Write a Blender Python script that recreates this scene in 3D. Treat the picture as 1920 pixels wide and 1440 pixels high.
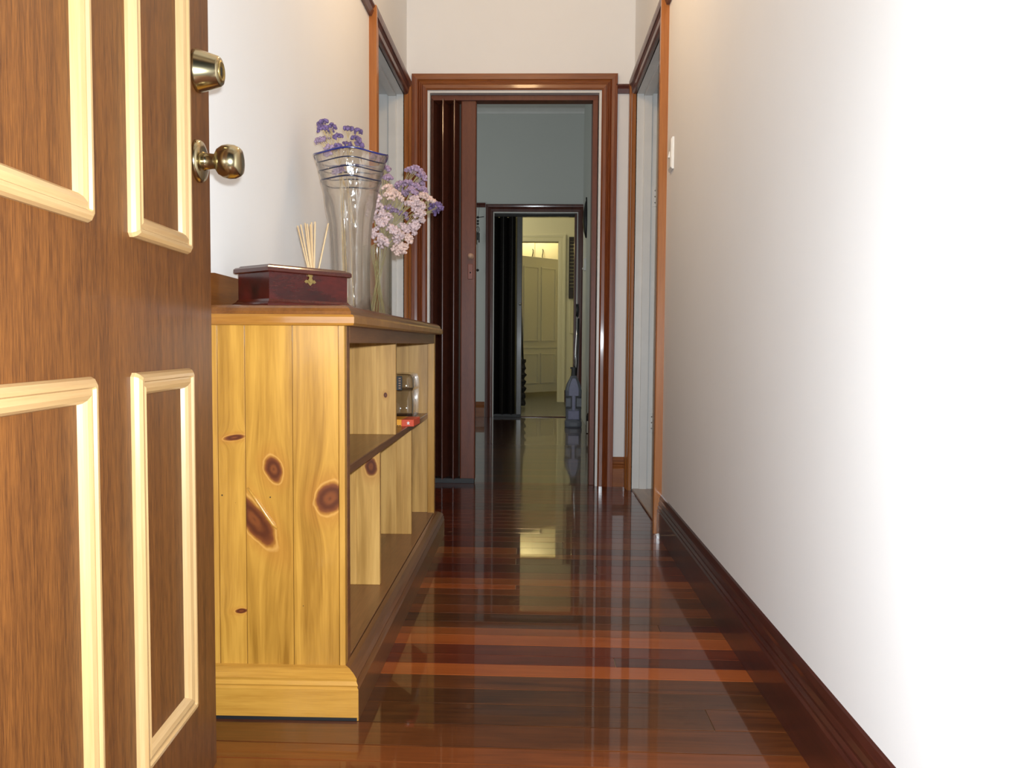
import bpy, bmesh, math, random
from mathutils import Vector, Matrix
random.seed(7)
for o in list(bpy.data.objects): bpy.data.objects.remove(o)
S = bpy.context.scene
COL = S.collection
R = math.radians

# ------------------------------------------------------------------ camera
EYE = 0.746
FPX = 1500.0
cam_d = bpy.data.cameras.new('camera'); cam = bpy.data.objects.new('camera', cam_d); COL.objects.link(cam)
cam_d.sensor_fit = 'HORIZONTAL'; cam_d.sensor_width = 36.0; cam_d.lens = 36.0 * FPX / 1920.0
cam_d.clip_start = 0.02; cam_d.clip_end = 100
yaw, pitch, roll = R(1.4294), R(2.8724), R(0.4)
Fv = Vector((-math.sin(yaw) * math.cos(pitch), math.cos(yaw) * math.cos(pitch), -math.sin(pitch)))
Rv = Vector((math.cos(yaw), math.sin(yaw), 0)); Uv = Rv.cross(Fv)
R2 = math.cos(roll) * Rv + math.sin(roll) * Uv; U2 = -math.sin(roll) * Rv + math.cos(roll) * Uv
cam.matrix_world = Matrix(((R2.x, U2.x, -Fv.x, 0), (R2.y, U2.y, -Fv.y, 0), (R2.z, U2.z, -Fv.z, EYE), (0, 0, 0, 1)))
S.camera = cam

# ------------------------------------------------------------------ world, lights, exposure
W = bpy.data.worlds.new('world'); S.world = W; W.use_nodes = True
W.node_tree.nodes['Background'].inputs[0].default_value = (0.35, 0.42, 0.55, 1)
W.node_tree.nodes['Background'].inputs[1].default_value = 0.05
S.view_settings.view_transform = 'Standard'; S.view_settings.look = 'None'
S.view_settings.gamma = 1.0; S.view_settings.exposure = 0.22; S.view_settings.use_curve_mapping = False

def light(name, kind, loc, power, color, size=0.05, rot=None, sy=None):
    d = bpy.data.lights.new(name, kind); d.energy = power; d.color = color
    if kind == 'AREA':
        d.size = size
        if sy: d.shape = 'RECTANGLE'; d.size_y = sy
    else: d.shadow_soft_size = size
    o = bpy.data.objects.new(name, d); COL.objects.link(o); o.location = loc
    if rot: o.rotation_euler = rot
    return o
FLASH = light('camera_flash', 'POINT', (0.025, -0.01, EYE + 0.04), 170, (0.86, 0.94, 1.0), 0.012)
HALL = light('hall_lamp_light', 'POINT', (-0.06, 2.6, 2.36), 14, (1.0, 0.66, 0.34), 0.09)
FILL = light('dining_fill_light', 'AREA', (-2.3, 6.2, 1.6), 11, (0.95, 1.0, 0.95), 1.2, (0, R(-90), 0), 1.3)  # added fill lamp that lifts the dim second room
KIT = light('kitchen_lamp_light', 'POINT', (-0.06, 11.93, 2.70), 24, (1.0, 0.88, 0.56), 0.10)
BACK = light('rear_room_lamp_light', 'POINT', (-1.1, 9.2, 2.66), 27, (1.0, 0.92, 0.66), 0.10)

# ------------------------------------------------------------------ material helpers
MATS = {}
class NT:
    def __init__(s, name):
        s.m = bpy.data.materials.new(name); s.m.use_nodes = True; s.t = s.m.node_tree
        s.b = s.t.nodes['Principled BSDF']; s.out = s.t.nodes['Material Output']; MATS[name] = s.m
    def n(s, typ, **kw):
        o = s.t.nodes.new(typ)
        for k, v in kw.items():
            if hasattr(o, k): setattr(o, k, v)
        return o
    def l(s, a, b): s.t.links.new(a, b)
    def math(s, op, a, b=None, c=None, clamp=False):
        o = s.n('ShaderNodeMath', operation=op); o.use_clamp = clamp
        for i, v in enumerate((a, b, c)):
            if v is None: continue
            if isinstance(v, (int, float)): o.inputs[i].default_value = v
            else: s.l(v, o.inputs[i])
        return o.outputs[0]
    def vmath(s, op, a, b):
        o = s.n('ShaderNodeVectorMath', operation=op)
        for i, v in enumerate((a, b)):
            if isinstance(v, (tuple, list)): o.inputs[i].default_value = v
            else: s.l(v, o.inputs[i])
        return o.outputs[0]
    def mix(s, fac, a, b, mode='MIX'):
        o = s.n('ShaderNodeMix', data_type='RGBA', blend_type=mode)
        for sock, v in ((o.inputs[0], fac), (o.inputs[6], a), (o.inputs[7], b)):
            if isinstance(v, (int, float)): sock.default_value = v
            elif isinstance(v, (tuple, list)): sock.default_value = (*v[:3], 1)
            else: s.l(v, sock)
        return o.outputs[2]
    def ramp(s, fac, stops):
        o = s.n('ShaderNodeValToRGB'); e = o.color_ramp.elements
        while len(e) < len(stops): e.new(0.5)
        for i, (p, c) in enumerate(stops): e[i].position = p; e[i].color = (*c, 1) if len(c) == 3 else c
        s.l(fac, o.inputs[0]); return o.outputs[0]
    def noise(s, vec, scale, detail=3, rough=0.55, dist=0.0):
        o = s.n('ShaderNodeTexNoise'); o.inputs['Scale'].default_value = scale
        o.inputs['Detail'].default_value = detail; o.inputs['Roughness'].default_value = rough
        o.inputs['Distortion'].default_value = dist
        s.l(vec, o.inputs['Vector']); return o.outputs[0]
    def bump(s, h, strength, dist=0.002):
        o = s.n('ShaderNodeBump'); o.inputs['Strength'].default_value = strength; o.inputs['Distance'].default_value = dist
        s.l(h, o.inputs['Height']); s.l(o.outputs[0], s.b.inputs['Normal']); return o
    def coords(s, rnd=True):
        c = s.n('ShaderNodeTexCoord').outputs['Object']
        if rnd:
            r = s.n('ShaderNodeObjectInfo').outputs['Random']
            cb = s.n('ShaderNodeCombineXYZ'); s.l(s.math('MULTIPLY', r, 7.3), cb.inputs[0])
            s.l(s.math('MULTIPLY', r, 3.1), cb.inputs[1]); s.l(s.math('MULTIPLY', r, 5.7), cb.inputs[2])
            c = s.vmath('ADD', c, cb.outputs[0])
        return c
    def set(s, rough=0.5, coat=0.0, coat_rough=0.05, metal=0.0, spec=0.5):
        s.b.inputs['Roughness'].default_value = rough; s.b.inputs['Coat Weight'].default_value = coat
        s.b.inputs['Coat Roughness'].default_value = coat_rough; s.b.inputs['Metallic'].default_value = metal
        s.b.inputs['Specular IOR Level'].default_value = spec
        return s

def plain(name, col, rough=0.5, metal=0.0, coat=0.0, var=0.05, scale=40, bump=0.0, spec=0.5):
    t = NT(name).set(rough, coat, 0.08, metal, spec)
    c = t.coords(False); n = t.noise(c, scale, 3)
    a = tuple(max(0, v * (1 - var)) for v in col); b = tuple(min(1, v * (1 + var)) for v in col)
    t.l(t.ramp(n, [(0.3, a), (0.7, b)]), t.b.inputs['Base Color'])
    if bump: t.bump(n, bump)
    return t.m

def wood(name, dark, light_, axis='Z', stretch=14, scale=9, rough=0.4, coat=0.0, coat_rough=0.06, fine=0.35, tone=0.0, bump=0.08):
    t = NT(name).set(rough, coat, coat_rough)
    c = t.coords(True)
    sc = {'X': (1.0 / stretch, 1, 1), 'Y': (1, 1.0 / stretch, 1), 'Z': (1, 1, 1.0 / stretch)}[axis]
    v = t.vmath('MULTIPLY', c, sc)
    n1 = t.noise(v, scale, 4, 0.6, 0.6)
    n2 = t.noise(v, scale * 12, 3, 0.6)
    n = t.math('ADD', t.math('MULTIPLY', n1, 1 - fine), t.math('MULTIPLY', n2, fine))
    col = t.ramp(n, [(0.34, dark), (0.66, light_)])
    if tone:
        r = t.n('ShaderNodeObjectInfo').outputs['Random']
        k = t.math('ADD', t.math('MULTIPLY', r, tone * 2), 1 - tone)
        g = t.n('ShaderNodeCombineColor')
        for i in range(3): t.l(k, g.inputs[i])
        col = t.mix(1.0, col, g.outputs[0], 'MULTIPLY')
    t.l(col, t.b.inputs['Base Color'])
    if bump: t.bump(n2, bump, 0.001)
    return t.m

def pine(name, knots=(), nails=(), base=((0.31, 0.135, 0.014), (0.55, 0.285, 0.046)), uaxis=0, rough=0.33):
    """varnished knotty pine; knots = (u, z, ru, rz, angle) in object metres, u = X (uaxis 0) or Y (1)"""
    t = NT(name).set(rough, 0.25, 0.12)
    raw = t.n('ShaderNodeTexCoord').outputs['Object']
    c = t.coords(not knots)
    sep = t.n('ShaderNodeSeparateXYZ'); t.l(raw, sep.inputs[0])
    u, z = sep.outputs[uaxis], sep.outputs[2]
    pull = None; facs = []
    for (ku, kz, ru, rz, an) in knots:
        du = t.math('SUBTRACT', u, ku); dz = t.math('SUBTRACT', z, kz)
        ca, sa = math.cos(an), math.sin(an)
        a = t.math('DIVIDE', t.math('ADD', t.math('MULTIPLY', du, ca), t.math('MULTIPLY', dz, sa)), ru)
        b_ = t.math('DIVIDE', t.math('SUBTRACT', t.math('MULTIPLY', dz, ca), t.math('MULTIPLY', du, sa)), rz)
        d2 = t.math('ADD', t.math('MULTIPLY', a, a), t.math('MULTIPLY', b_, b_))
        facs.append(t.math('SQRT', d2))
        w = t.math('DIVIDE', ru * 1.4, t.math('ADD', 1.0, t.math('MULTIPLY', d2, 0.35)))
        p = t.math('MULTIPLY', w, t.math('DIVIDE', du, t.math('ADD', t.math('ABSOLUTE', du), 0.006)))
        pull = p if pull is None else t.math('ADD', pull, p)
    cb = t.n('ShaderNodeCombineXYZ')
    if pull is not None: t.l(t.math('MULTIPLY', pull, -1), cb.inputs[uaxis])
    v = t.vmath('ADD', c, cb.outputs[0])
    v = t.vmath('MULTIPLY', v, (1, 1, 0.05))
    n1 = t.noise(v, 26, 3, 0.55, 0.8); n2 = t.noise(v, 260, 2, 0.6)
    big = t.noise(t.vmath('MULTIPLY', c, (1, 1, 0.35)), 9, 2)
    n = t.math('ADD', t.math('MULTIPLY', n1, 0.62), t.math('MULTIPLY', n2, 0.16))
    n = t.math('ADD', n, t.math('MULTIPLY', big, 0.30))
    col = t.ramp(n, [(0.40, tuple(v * 0.82 for v in base[0])), (0.55, tuple((p + q) / 2 for p, q in zip(*base))), (0.66, base[1])])
    jit = t.noise(raw, 34, 2)
    for d in facs:
        dj = t.math('ADD', d, t.math('MULTIPLY', t.math('SUBTRACT', jit, 0.5), 0.5))
        halo = t.ramp(dj, [(0.95, (1, 1, 1)), (2.3, (0, 0, 0))])
        halo = t.math('SUBTRACT', 1.0, t.math('MULTIPLY', dj, 0.42), clamp=True)
        col = t.mix(t.math('MULTIPLY', halo, 0.75), col, (0.36, 0.12, 0.016))
        core = t.math('MULTIPLY', t.math('SUBTRACT', 1.12, dj), 4.5, clamp=True)
        rings = t.math('ADD', 0.5, t.math('MULTIPLY', t.math('SINE', t.math('MULTIPLY', dj, 8)), 0.5))
        kc = t.mix(rings, (0.085, 0.020, 0.006), (0.17, 0.046, 0.011))
        col = t.mix(core, col, kc)
        rim = t.math('SUBTRACT', 1.0, t.math('MULTIPLY', t.math('ABSOLUTE', t.math('SUBTRACT', dj, 1.18)), 9), clamp=True)
        col = t.mix(t.math('MULTIPLY', rim, 0.45), col, (0.66, 0.36, 0.10))
    for (nu, nz, rr) in nails:
        du = t.math('SUBTRACT', u, nu); dz = t.math('SUBTRACT', z, nz)
        d = t.math('SQRT', t.math('ADD', t.math('MULTIPLY', du, du), t.math('MULTIPLY', dz, dz)))
        f = t.math('MULTIPLY', t.math('SUBTRACT', rr, d), 900, clamp=True)
        col = t.mix(f, col, (0.03, 0.02, 0.012))
    t.l(col, t.b.inputs['Base Color']); t.bump(n2, 0.05, 0.001)
    return t.m

def paint(name, col, rough=0.6, bump=0.25, smudge=0.03):
    t = NT(name).set(rough, 0, 0, 0, 0.35)
    c = t.coords(False)
    n = t.noise(c, 220, 4, 0.6); s = t.noise(c, 1.3, 4, 0.6)
    t.l(t.ramp(s, [(0.35, tuple(v * (1 - smudge) for v in col)), (0.65, col)]), t.b.inputs['Base Color'])
    t.bump(n, bump, 0.0006)
    return t.m

def glass(name, tint=(0.97, 0.98, 0.97), edge=(0.62, 0.66, 0.62), gloss=1.0, bump=0.0, refr=0.0):
    t = NT(name); t.t.nodes.remove(t.b)
    tr = t.n('ShaderNodeBsdfTransparent'); gl = t.n('ShaderNodeBsdfGlossy'); gl.inputs['Roughness'].default_value = 0.05
    lw = t.n('ShaderNodeLayerWeight'); lw.inputs[0].default_value = 0.5
    c = t.mix(t.math('POWER', lw.outputs['Facing'], 3.0), tint, edge); t.l(c, tr.inputs[0])
    lf = t.n('ShaderNodeLayerWeight'); lf.inputs[0].default_value = 0.5
    fr = t.math('ADD', 0.045, t.math('MULTIPLY', t.math('POWER', lf.outputs['Facing'], 4.0), 0.60))
    rf = t.n('ShaderNodeBsdfRefraction'); rf.inputs['IOR'].default_value = 1.18; t.l(c, rf.inputs[0])
    tm = t.n('ShaderNodeMixShader'); tm.inputs[0].default_value = refr; t.l(tr.outputs[0], tm.inputs[1]); t.l(rf.outputs[0], tm.inputs[2])
    if bump:
        cc = t.n('ShaderNodeTexCoord').outputs['Object']
        h = t.noise(t.vmath('MULTIPLY', cc, (1, 1, 0.3)), 45, 2)
        b = t.n('ShaderNodeBump'); b.inputs['Strength'].default_value = bump; b.inputs['Distance'].default_value = 0.004
        t.l(h, b.inputs['Height']); t.l(b.outputs[0], gl.inputs['Normal'])
    mx = t.n('ShaderNodeMixShader'); t.l(t.math('MULTIPLY', fr, gloss, clamp=True), mx.inputs[0])
    t.l(tm.outputs[0], mx.inputs[1]); t.l(gl.outputs[0], mx.inputs[2]); t.l(mx.outputs[0], t.out.inputs[0])
    return t.m

def emit(name, col, s):
    t = NT(name); t.b.inputs['Base Color'].default_value = (*col, 1)
    t.b.inputs['Emission Color'].default_value = (*col, 1); t.b.inputs['Emission Strength'].default_value = s
    return t.m

M_WALL = paint('wall_paint', (0.86, 0.85, 0.835))
M_WALL2 = paint('dining_wall_paint', (0.68, 0.70, 0.67))
M_CREAM = paint('kitchen_cream_paint', (0.80, 0.74, 0.50))
M_CREAMD = paint('cream_door_paint', (0.62, 0.62, 0.57), 0.45)
M_CEIL = paint('ceiling_paint', (0.80, 0.79, 0.77))
M_WHITE = plain('white_gloss_paint', (0.76, 0.755, 0.73), 0.35, var=0.03, scale=12)
M_TRIM = wood('cedar_trim', (0.105, 0.021, 0.005), (0.27, 0.066, 0.012), 'Z', 18, 14, 0.40, 0.2, 0.10, 0.45)
M_TRIMX = wood('cedar_trim_across', (0.17, 0.044, 0.008), (0.33, 0.105, 0.020), 'X', 18, 14, 0.35, 0.5, 0.10, 0.45)
M_TRIMS = wood('cedar_trim_honey', (0.30, 0.095, 0.020), (0.42, 0.155, 0.036), 'Z', 18, 14, 0.35, 0.4, 0.10, 0.4)
M_BASE = wood('dark_baseboard', (0.028, 0.006, 0.005), (0.075, 0.016, 0.011), 'Y', 20, 14, 0.3, 0.6, 0.10, 0.5)
M_TRIMD = wood('dark_cedar_trim', (0.060, 0.016, 0.012), (0.14, 0.04, 0.026), 'Z', 18, 14, 0.4, 0.3, 0.12, 0.4)
M_VENEER = wood('door_veneer', (0.050, 0.0135, 0.002), (0.205, 0.070, 0.012), 'Z', 26, 75, 0.50, 0.0, 0.2, 0.62)
M_MOULD = wood('pine_door_moulding', (0.40, 0.235, 0.09), (0.50, 0.33, 0.155), 'Z', 24, 30, 0.35, 0.2, 0.12, 0.3)
M_MOULDH = wood('pine_door_moulding_across', (0.40, 0.225, 0.09), (0.50, 0.33, 0.155), 'X', 24, 30, 0.35, 0.2, 0.12, 0.3)
M_BRASS = plain('polished_brass', (0.50, 0.42, 0.25), 0.20, 1.0, var=0.06, scale=8)
M_BRASSD = plain('aged_brass', (0.52, 0.40, 0.16), 0.32, 1.0, var=0.2, scale=160, bump=0.3)
M_CONC = plain('brown_concertina_vinyl', (0.085, 0.026, 0.016), 0.24, 0, 0.4, 0.15, 25)
M_CONCP = wood('brown_lead_post', (0.105, 0.023, 0.008), (0.18, 0.045, 0.015), 'Z', 10, 30, 0.45, 0.03, 0.2, 0.5)
M_CONCB = plain('black_concertina_vinyl', (0.016, 0.014, 0.013), 0.25, 0, 0.4, 0.15, 25)
M_CONCG = plain('grey_lead_post', (0.10, 0.095, 0.09), 0.3, 0.0, 0.3, 0.1, 25)
M_BLACK = plain('black_plastic', (0.010, 0.010, 0.011), 0.45)
M_STEEL = plain('chrome_tube', (0.72, 0.72, 0.74), 0.15, 1.0)
M_SWITCH = plain('switch_plastic', (0.85, 0.83, 0.78), 0.3, var=0.02)

# ------------------------------------------------------------------ geometry helpers
def link(name, me, mat, parent=None, loc=None):
    o = bpy.data.objects.new(name, me)
    if mat is not None and not me.materials: me.materials.append(mat)
    COL.objects.link(o)
    if parent is not None: o.parent = parent
    if loc is not None: o.location = loc
    return o
def from_bm(name, bm, mat, parent=None, smooth=False, loc=None):
    bmesh.ops.recalc_face_normals(bm, faces=bm.faces)
    me = bpy.data.meshes.new(name); bm.to_mesh(me); bm.free()
    if smooth:
        for p in me.polygons: p.use_smooth = True
    return link(name, me, mat, parent, loc)
def add_box(bm, x0, x1, y0, y1, z0, z1):
    v = [bm.verts.new(p) for p in ((x0, y0, z0), (x1, y0, z0), (x1, y1, z0), (x0, y1, z0), (x0, y0, z1), (x1, y0, z1), (x1, y1, z1), (x0, y1, z1))]
    for f in ((0, 3, 2, 1), (4, 5, 6, 7), (0, 1, 5, 4), (1, 2, 6, 5), (2, 3, 7, 6), (3, 0, 4, 7)): bm.faces.new([v[i] for i in f])
    return v
def box(name, x0, x1, y0, y1, z0, z1, mat, parent=None, bev=0.0, seg=2):
    bm = bmesh.new(); add_box(bm, x0, x1, y0, y1, z0, z1)
    if bev: bmesh.ops.bevel(bm, geom=list(bm.edges), offset=bev, segments=seg, affect='EDGES', profile=0.5)
    return from_bm(name, bm, mat, parent)
def tag(o, label=None, cat=None, group=None, kind=None):
    if label: o['label'] = label
    if cat: o['category'] = cat
    if group: o['group'] = group
    if kind: o['kind'] = kind
    return o
def thing(name, label, cat, loc=(0, 0, 0), rz=0.0, group=None, kind=None):
    o = bpy.data.objects.new(name, None); COL.objects.link(o); o.location = loc; o.rotation_euler = (0, 0, rz)
    o.empty_display_size = 0.05
    return tag(o, label, cat, group, kind)
def loft(name, rings, mat, parent=None, cap=True, closed_profile=True, smooth=False):
    """rings = list of equally long point lists"""
    bm = bmesh.new(); vs = [[bm.verts.new(p) for p in r] for r in rings]; n = len(rings[0])
    for a, b in zip(vs[:-1], vs[1:]):
        for i in range(n if closed_profile else n - 1):
            j = (i + 1) % n; bm.faces.new((a[i], a[j], b[j], b[i]))
    if cap: bm.faces.new(vs[0]); bm.faces.new(list(reversed(vs[-1])))
    return from_bm(name, bm, mat, parent, smooth)
def lathe_bm(bm, prof, seg=32, origin=(0, 0, 0), axis='Z', cap=True):
    ox, oy, oz = origin; rings = []
    for r, h in prof:
        ring = []
        for i in range(seg):
            a = 2 * math.pi * i / seg; c, s = math.cos(a) * r, math.sin(a) * r
            p = {'Z': (c, s, h), 'X': (h, c, s), 'Y': (c, h, s)}[axis]
            ring.append(bm.verts.new((p[0] + ox, p[1] + oy, p[2] + oz)))
        rings.append(ring)
    for a, b in zip(rings[:-1], rings[1:]):
        for i in range(seg): bm.faces.new((a[i], a[(i + 1) % seg], b[(i + 1) % seg], b[i]))
    if cap: bm.faces.new(rings[0]); bm.faces.new(list(reversed(rings[-1])))
def lathe(name, prof, mat, parent=None, seg=32, origin=(0, 0, 0), axis='Z', cap=True):
    bm = bmesh.new(); lathe_bm(bm, prof, seg, origin, axis, cap); return from_bm(name, bm, mat, parent, True)
def tube_bm(bm, pts, rad, seg=6, closed=False):
    pts = [Vector(p) for p in pts]; n = len(pts); rings = []
    for i, p in enumerate(pts):
        d = (pts[(i + 1) % n] - pts[i - 1]) if closed else (pts[min(i + 1, n - 1)] - pts[max(i - 1, 0)])
        d.normalize(); up = Vector((0, 0, 1)) if abs(d.z) < 0.9 else Vector((1, 0, 0))
        a = d.cross(up).normalized(); b = d.cross(a).normalized()
        r = rad[i] if isinstance(rad, (list, tuple)) else rad
        rings.append([bm.verts.new(p + (a * math.cos(2 * math.pi * k / seg) + b * math.sin(2 * math.pi * k / seg)) * r) for k in range(seg)])
    m = n if closed else n - 1
    for i in range(m):
        A, B = rings[i], rings[(i + 1) % n]
        for k in range(seg): bm.faces.new((A[k], A[(k + 1) % seg], B[(k + 1) % seg], B[k]))
    if not closed: bm.faces.new(rings[0]); bm.faces.new(list(reversed(rings[-1])))
def tube(name, pts, rad, mat, parent=None, seg=6, closed=False):
    bm = bmesh.new(); tube_bm(bm, pts, rad, seg, closed); return from_bm(name, bm, mat, parent, True)

# frame of reference for mouldings on a wall: origin + u*U + v*Z + w*N (N out of the wall)
ARCH = [(0.0, 0.0), (0.0, 0.55), (0.10, 0.75), (0.30, 0.80), (0.34, 0.70), (0.40, 0.82), (0.46, 0.70), (0.52, 0.82), (0.58, 0.70), (0.64, 0.92), (0.80, 1.0), (0.97, 1.0), (1.0, 0.92), (1.0, 0.0)]
def architrave(parent, O, U, N, u0, u1, vtop, wid, th, mleg, mhead, prof=ARCH, ou=0.0):
    O, U, N = Vector(O), Vector(U), Vector(N); Zv = Vector((0, 0, 1))
    P = lambda u, v, w: O + U * u + Zv * v + N * w
    loft('architrave_leg', [[P(u0 - s * wid, 0, d * th) for s, d in prof], [P(u0 - s * wid, vtop + s * wid, d * th) for s, d in prof]], mleg, parent)
    loft('architrave_leg', [[P(u1 + s * wid, 0, d * th) for s, d in prof], [P(u1 + s * wid, vtop + s * wid, d * th) for s, d in prof]], mleg, parent)
    loft('architrave_head', [[P(u0 - s * wid, vtop + s * wid, d * th) for s, d in prof], [P(u1 + s * wid, vtop + s * wid, d * th) for s, d in prof]], mhead, parent)
SKIRT = [(0, 0), (0.018, 0), (0.018, 0.095), (0.014, 0.100), (0.016, 0.108), (0.011, 0.114), (0.013, 0.122), (0.008, 0.130), (0.009, 0.140), (0.004, 0.152), (0, 0.156)]
RAIL = [(0, 0), (0.012, 0), (0.016, 0.010), (0.020, 0.020), (0.016, 0.026), (0.024, 0.036), (0.024, 0.043), (0, 0.046)]
def run(name, prof, a, b, N, mat, parent=None, z=0.0):
    a, b, N = Vector(a), Vector(b), Vector(N)
    return loft(name, [[p + N * d + Vector((0, 0, z + h)) for d, h in prof] for p in (a, b)], mat, parent)

# ------------------------------------------------------------------ structure: shell
XL, XR = -0.661, 0.515
YF, YE = 0.50, 4.20          # inner faces of front wall and of the hall's end wall
Y2, Y3, Y4 = 8.12, 10.30, 12.60
CEIL = 3.10
LD = (3.33, 4.09); RD = (3.235, 4.085); DH = 2.0     # side doorways
def wall(name, label, boxes, mat):
    bm = bmesh.new()
    for b in boxes: add_box(bm, *b)
    o = from_bm(name, bm, mat); return tag(o, label, 'wall', kind='structure')
T = 0.12
wall('wall_left', 'off-white plaster wall of the hall behind the pine bookcase',
     [(XL - T, XL, YF - 0.14, LD[0] - 0.019, 0, CEIL), (XL - T, XL, LD[1] + 0.019, YE, 0, CEIL), (XL - T, XL, LD[0] - 0.019, LD[1] + 0.019, DH + 0.019, CEIL)], M_WALL)
wall('wall_right', 'off-white plaster wall of the hall with the light switch',
     [(XR, XR + T, YF - 0.14, RD[0] - 0.019, 0, CEIL), (XR, XR + T, RD[1] + 0.019, YE, 0, CEIL), (XR, XR + T, RD[0] - 0.019, RD[1] + 0.019, DH + 0.019, CEIL)], M_WALL)
ED = (-0.54, 0.335, 2.04)
wall('wall_end', 'cream plaster wall above the cedar framed doorway that ends the hall',
     [(-2.6, ED[0] - 0.019, YE, YE + T, 0, CEIL), (ED[1] + 0.019, 2.4, YE, YE + T, 0, CEIL), (ED[0] - 0.019, ED[1] + 0.019, YE, YE + T, ED[2] + 0.019, CEIL)], M_WALL)
wall('wall_front', 'off-white front wall around the entrance opening',
     [(-2.6, -0.535, YF - 0.14, YF, 0, CEIL), (0.44, 2.4, YF - 0.14, YF, 0, CEIL), (-0.535, 0.44, YF - 0.14, YF, 2.06, CEIL)], M_WALL)
wall('wall_side_left', 'plain outer wall of the rooms on the left of the hall', [(-2.72, -2.6, YF - 0.14, Y4 + T, 0, CEIL)], M_WALL2)
wall('wall_side_right', 'plain outer wall of the bedroom on the right of the hall', [(2.4, 2.52, YF - 0.14, YE + T, 0, CEIL)], M_WALL)
wall('wall_dining_right', 'grey painted wall of the second room beside the upright floor cleaner', [(0.5, 0.62, YE + T, Y2, 0, CEIL)], M_WALL2)
D2 = (-0.392, 0.440, 2.06)
wall('wall_dining_end', 'grey painted wall above the far dark framed doorway',
     [(-2.6, D2[0] - 0.019, Y2, Y2 + T, 0, CEIL), (D2[1] + 0.019, 1.6, Y2, Y2 + T, 0, CEIL), (D2[0] - 0.019, D2[1] + 0.019, Y2, Y2 + T, D2[2] + 0.019, CEIL)], M_WALL2)
D3 = (-0.50, 0.326, 2.05)
wall('wall_kitchen_end', 'yellow cream wall around the farthest doorway with the slatted panel',
     [(-2.6, D3[0], Y3, Y3 + T, 0, CEIL), (D3[1], 1.6, Y3, Y3 + T, 0, CEIL), (D3[0], D3[1], Y3, Y3 + T, D3[2], CEIL)], M_CREAM)
wall('wall_kitchen_right', 'cream right wall of the rear rooms', [(1.48, 1.6, Y2 + T, Y4, 0, CEIL)], M_CREAM)
wall('wall_rear', 'cream rear wall of the kitchen behind the cupboards', [(-2.6, 1.6, Y4, Y4 + T, 0, CEIL)], M_CREAM)
tag(box('ceiling', -2.72, 2.52, YF - 0.14, Y4 + T, CEIL, CEIL + 0.1, M_CEIL), 'white ceiling over the hall and rooms', 'ceiling', kind='structure')

# ---- floor: glossy hardwood boards laid across the hall
def floor_mat(name, dark, light_):
    t = NT(name).set(0.32, 0.75, 0.03, 0.0, 0.2); t.b.inputs['Coat IOR'].default_value = 1.5
    c = t.coords(True)
    v = t.vmath('MULTIPLY', c, (0.06, 1, 1))
    n1 = t.noise(v, 26, 5, 0.65, 1.2); n2 = t.noise(v, 190, 3, 0.6)
    blot = t.noise(t.vmath('MULTIPLY', c, (0.4, 1, 1)), 14, 3)
    n = t.math('ADD', t.math('MULTIPLY', n1, 0.55), t.math('MULTIPLY', n2, 0.25))
    n = t.math('ADD', n, t.math('MULTIPLY', blot, 0.2))
    t.l(t.ramp(n, [(0.36, dark), (0.66, light_)]), t.b.inputs['Base Color'])
    wv = t.noise(t.vmath('MULTIPLY', c, (1, 1.6, 1)), 16, 2)
    b = t.n('ShaderNodeBump'); b.inputs['Strength'].default_value = 0.010; b.inputs['Distance'].default_value = 0.002
    t.l(wv, b.inputs['Height']); t.l(b.outputs[0], t.b.inputs['Coat Normal'])
    return t.m
FT = {
 'orange': floor_mat('board_orange', (0.2293, 0.0468, 0.0077), (0.3516, 0.0842, 0.0145)),
 'amber': floor_mat('board_amber', (0.1529, 0.035, 0.0068), (0.2675, 0.0686, 0.0126)),
 'red': floor_mat('board_red', (0.065, 0.0087, 0.0029), (0.1452, 0.025, 0.0068)),
 'plum': floor_mat('board_plum', (0.0344, 0.0056, 0.0029), (0.0879, 0.015, 0.0058)),
 'brown': floor_mat('board_brown', (0.042, 0.0112, 0.0034), (0.1299, 0.0362, 0.0082)),
 'olive': floor_mat('board_olive', (0.0229, 0.0069, 0.0024), (0.0955, 0.0287, 0.0068)),
 'rust': floor_mat('board_rust', (0.0879, 0.0212, 0.0048), (0.1796, 0.045, 0.0097)),
}
M_SUB = plain('floor_gap', (0.30, 0.22, 0.13), 0.6)
fl = tag(box('floor', -2.72, 2.52, YF - 0.3, YE + 0.01, -0.05, -0.0035, M_SUB), 'polished hardwood board floor of the hall in red, orange and brown tones', 'floor', kind='structure')
SK = -0.0145
def board(y0, y1, x0, x1, mat, g=0.0008):
    bm = bmesh.new()
    v = add_box(bm, x0 + g, x1 - g, y0 + g, y1 - g, -0.02, 0.0)
    for q in v: q.co.y += SK * q.co.x
    top = [e for e in bm.edges if all(abs(q.co.z) < 1e-6 for q in e.verts)]
    bmesh.ops.bevel(bm, geom=top, offset=0.0004, segments=1, affect='EDGES')
    return from_bm('floorboard', bm, mat, fl)
seams = [1.02, 1.115, 1.205, 1.295, 1.382, 1.44, 1.53, 1.62, 1.692, 1.762, 1.826, 1.881, 1.947, 2.011, 2.063, 2.11, 2.176, 2.246, 2.34, 2.40, 2.442, 2.507, 2.576, 2.674, 2.753, 2.808, 2.895, 2.987]
cols = ['brown', 'rust', 'brown', 'rust', 'rust', 'brown', 'olive', 'olive', 'brown', 'orange', 'red', 'red', 'orange', 'amber', 'brown', 'olive', 'rust', 'brown', 'rust', 'rust', 'amber', 'red', 'plum', 'brown', 'rust', 'plum', 'red']
y = 1.02
while y > YF - 0.2: y -= 0.085; seams.insert(0, y); cols.insert(0, random.choice(['brown', 'rust', 'olive']))
y = 2.987
while y < YE + 0.03: y += random.uniform(0.06, 0.085); seams.append(y); cols.append(random.choice(['plum', 'red', 'plum', 'brown', 'red']))
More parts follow.
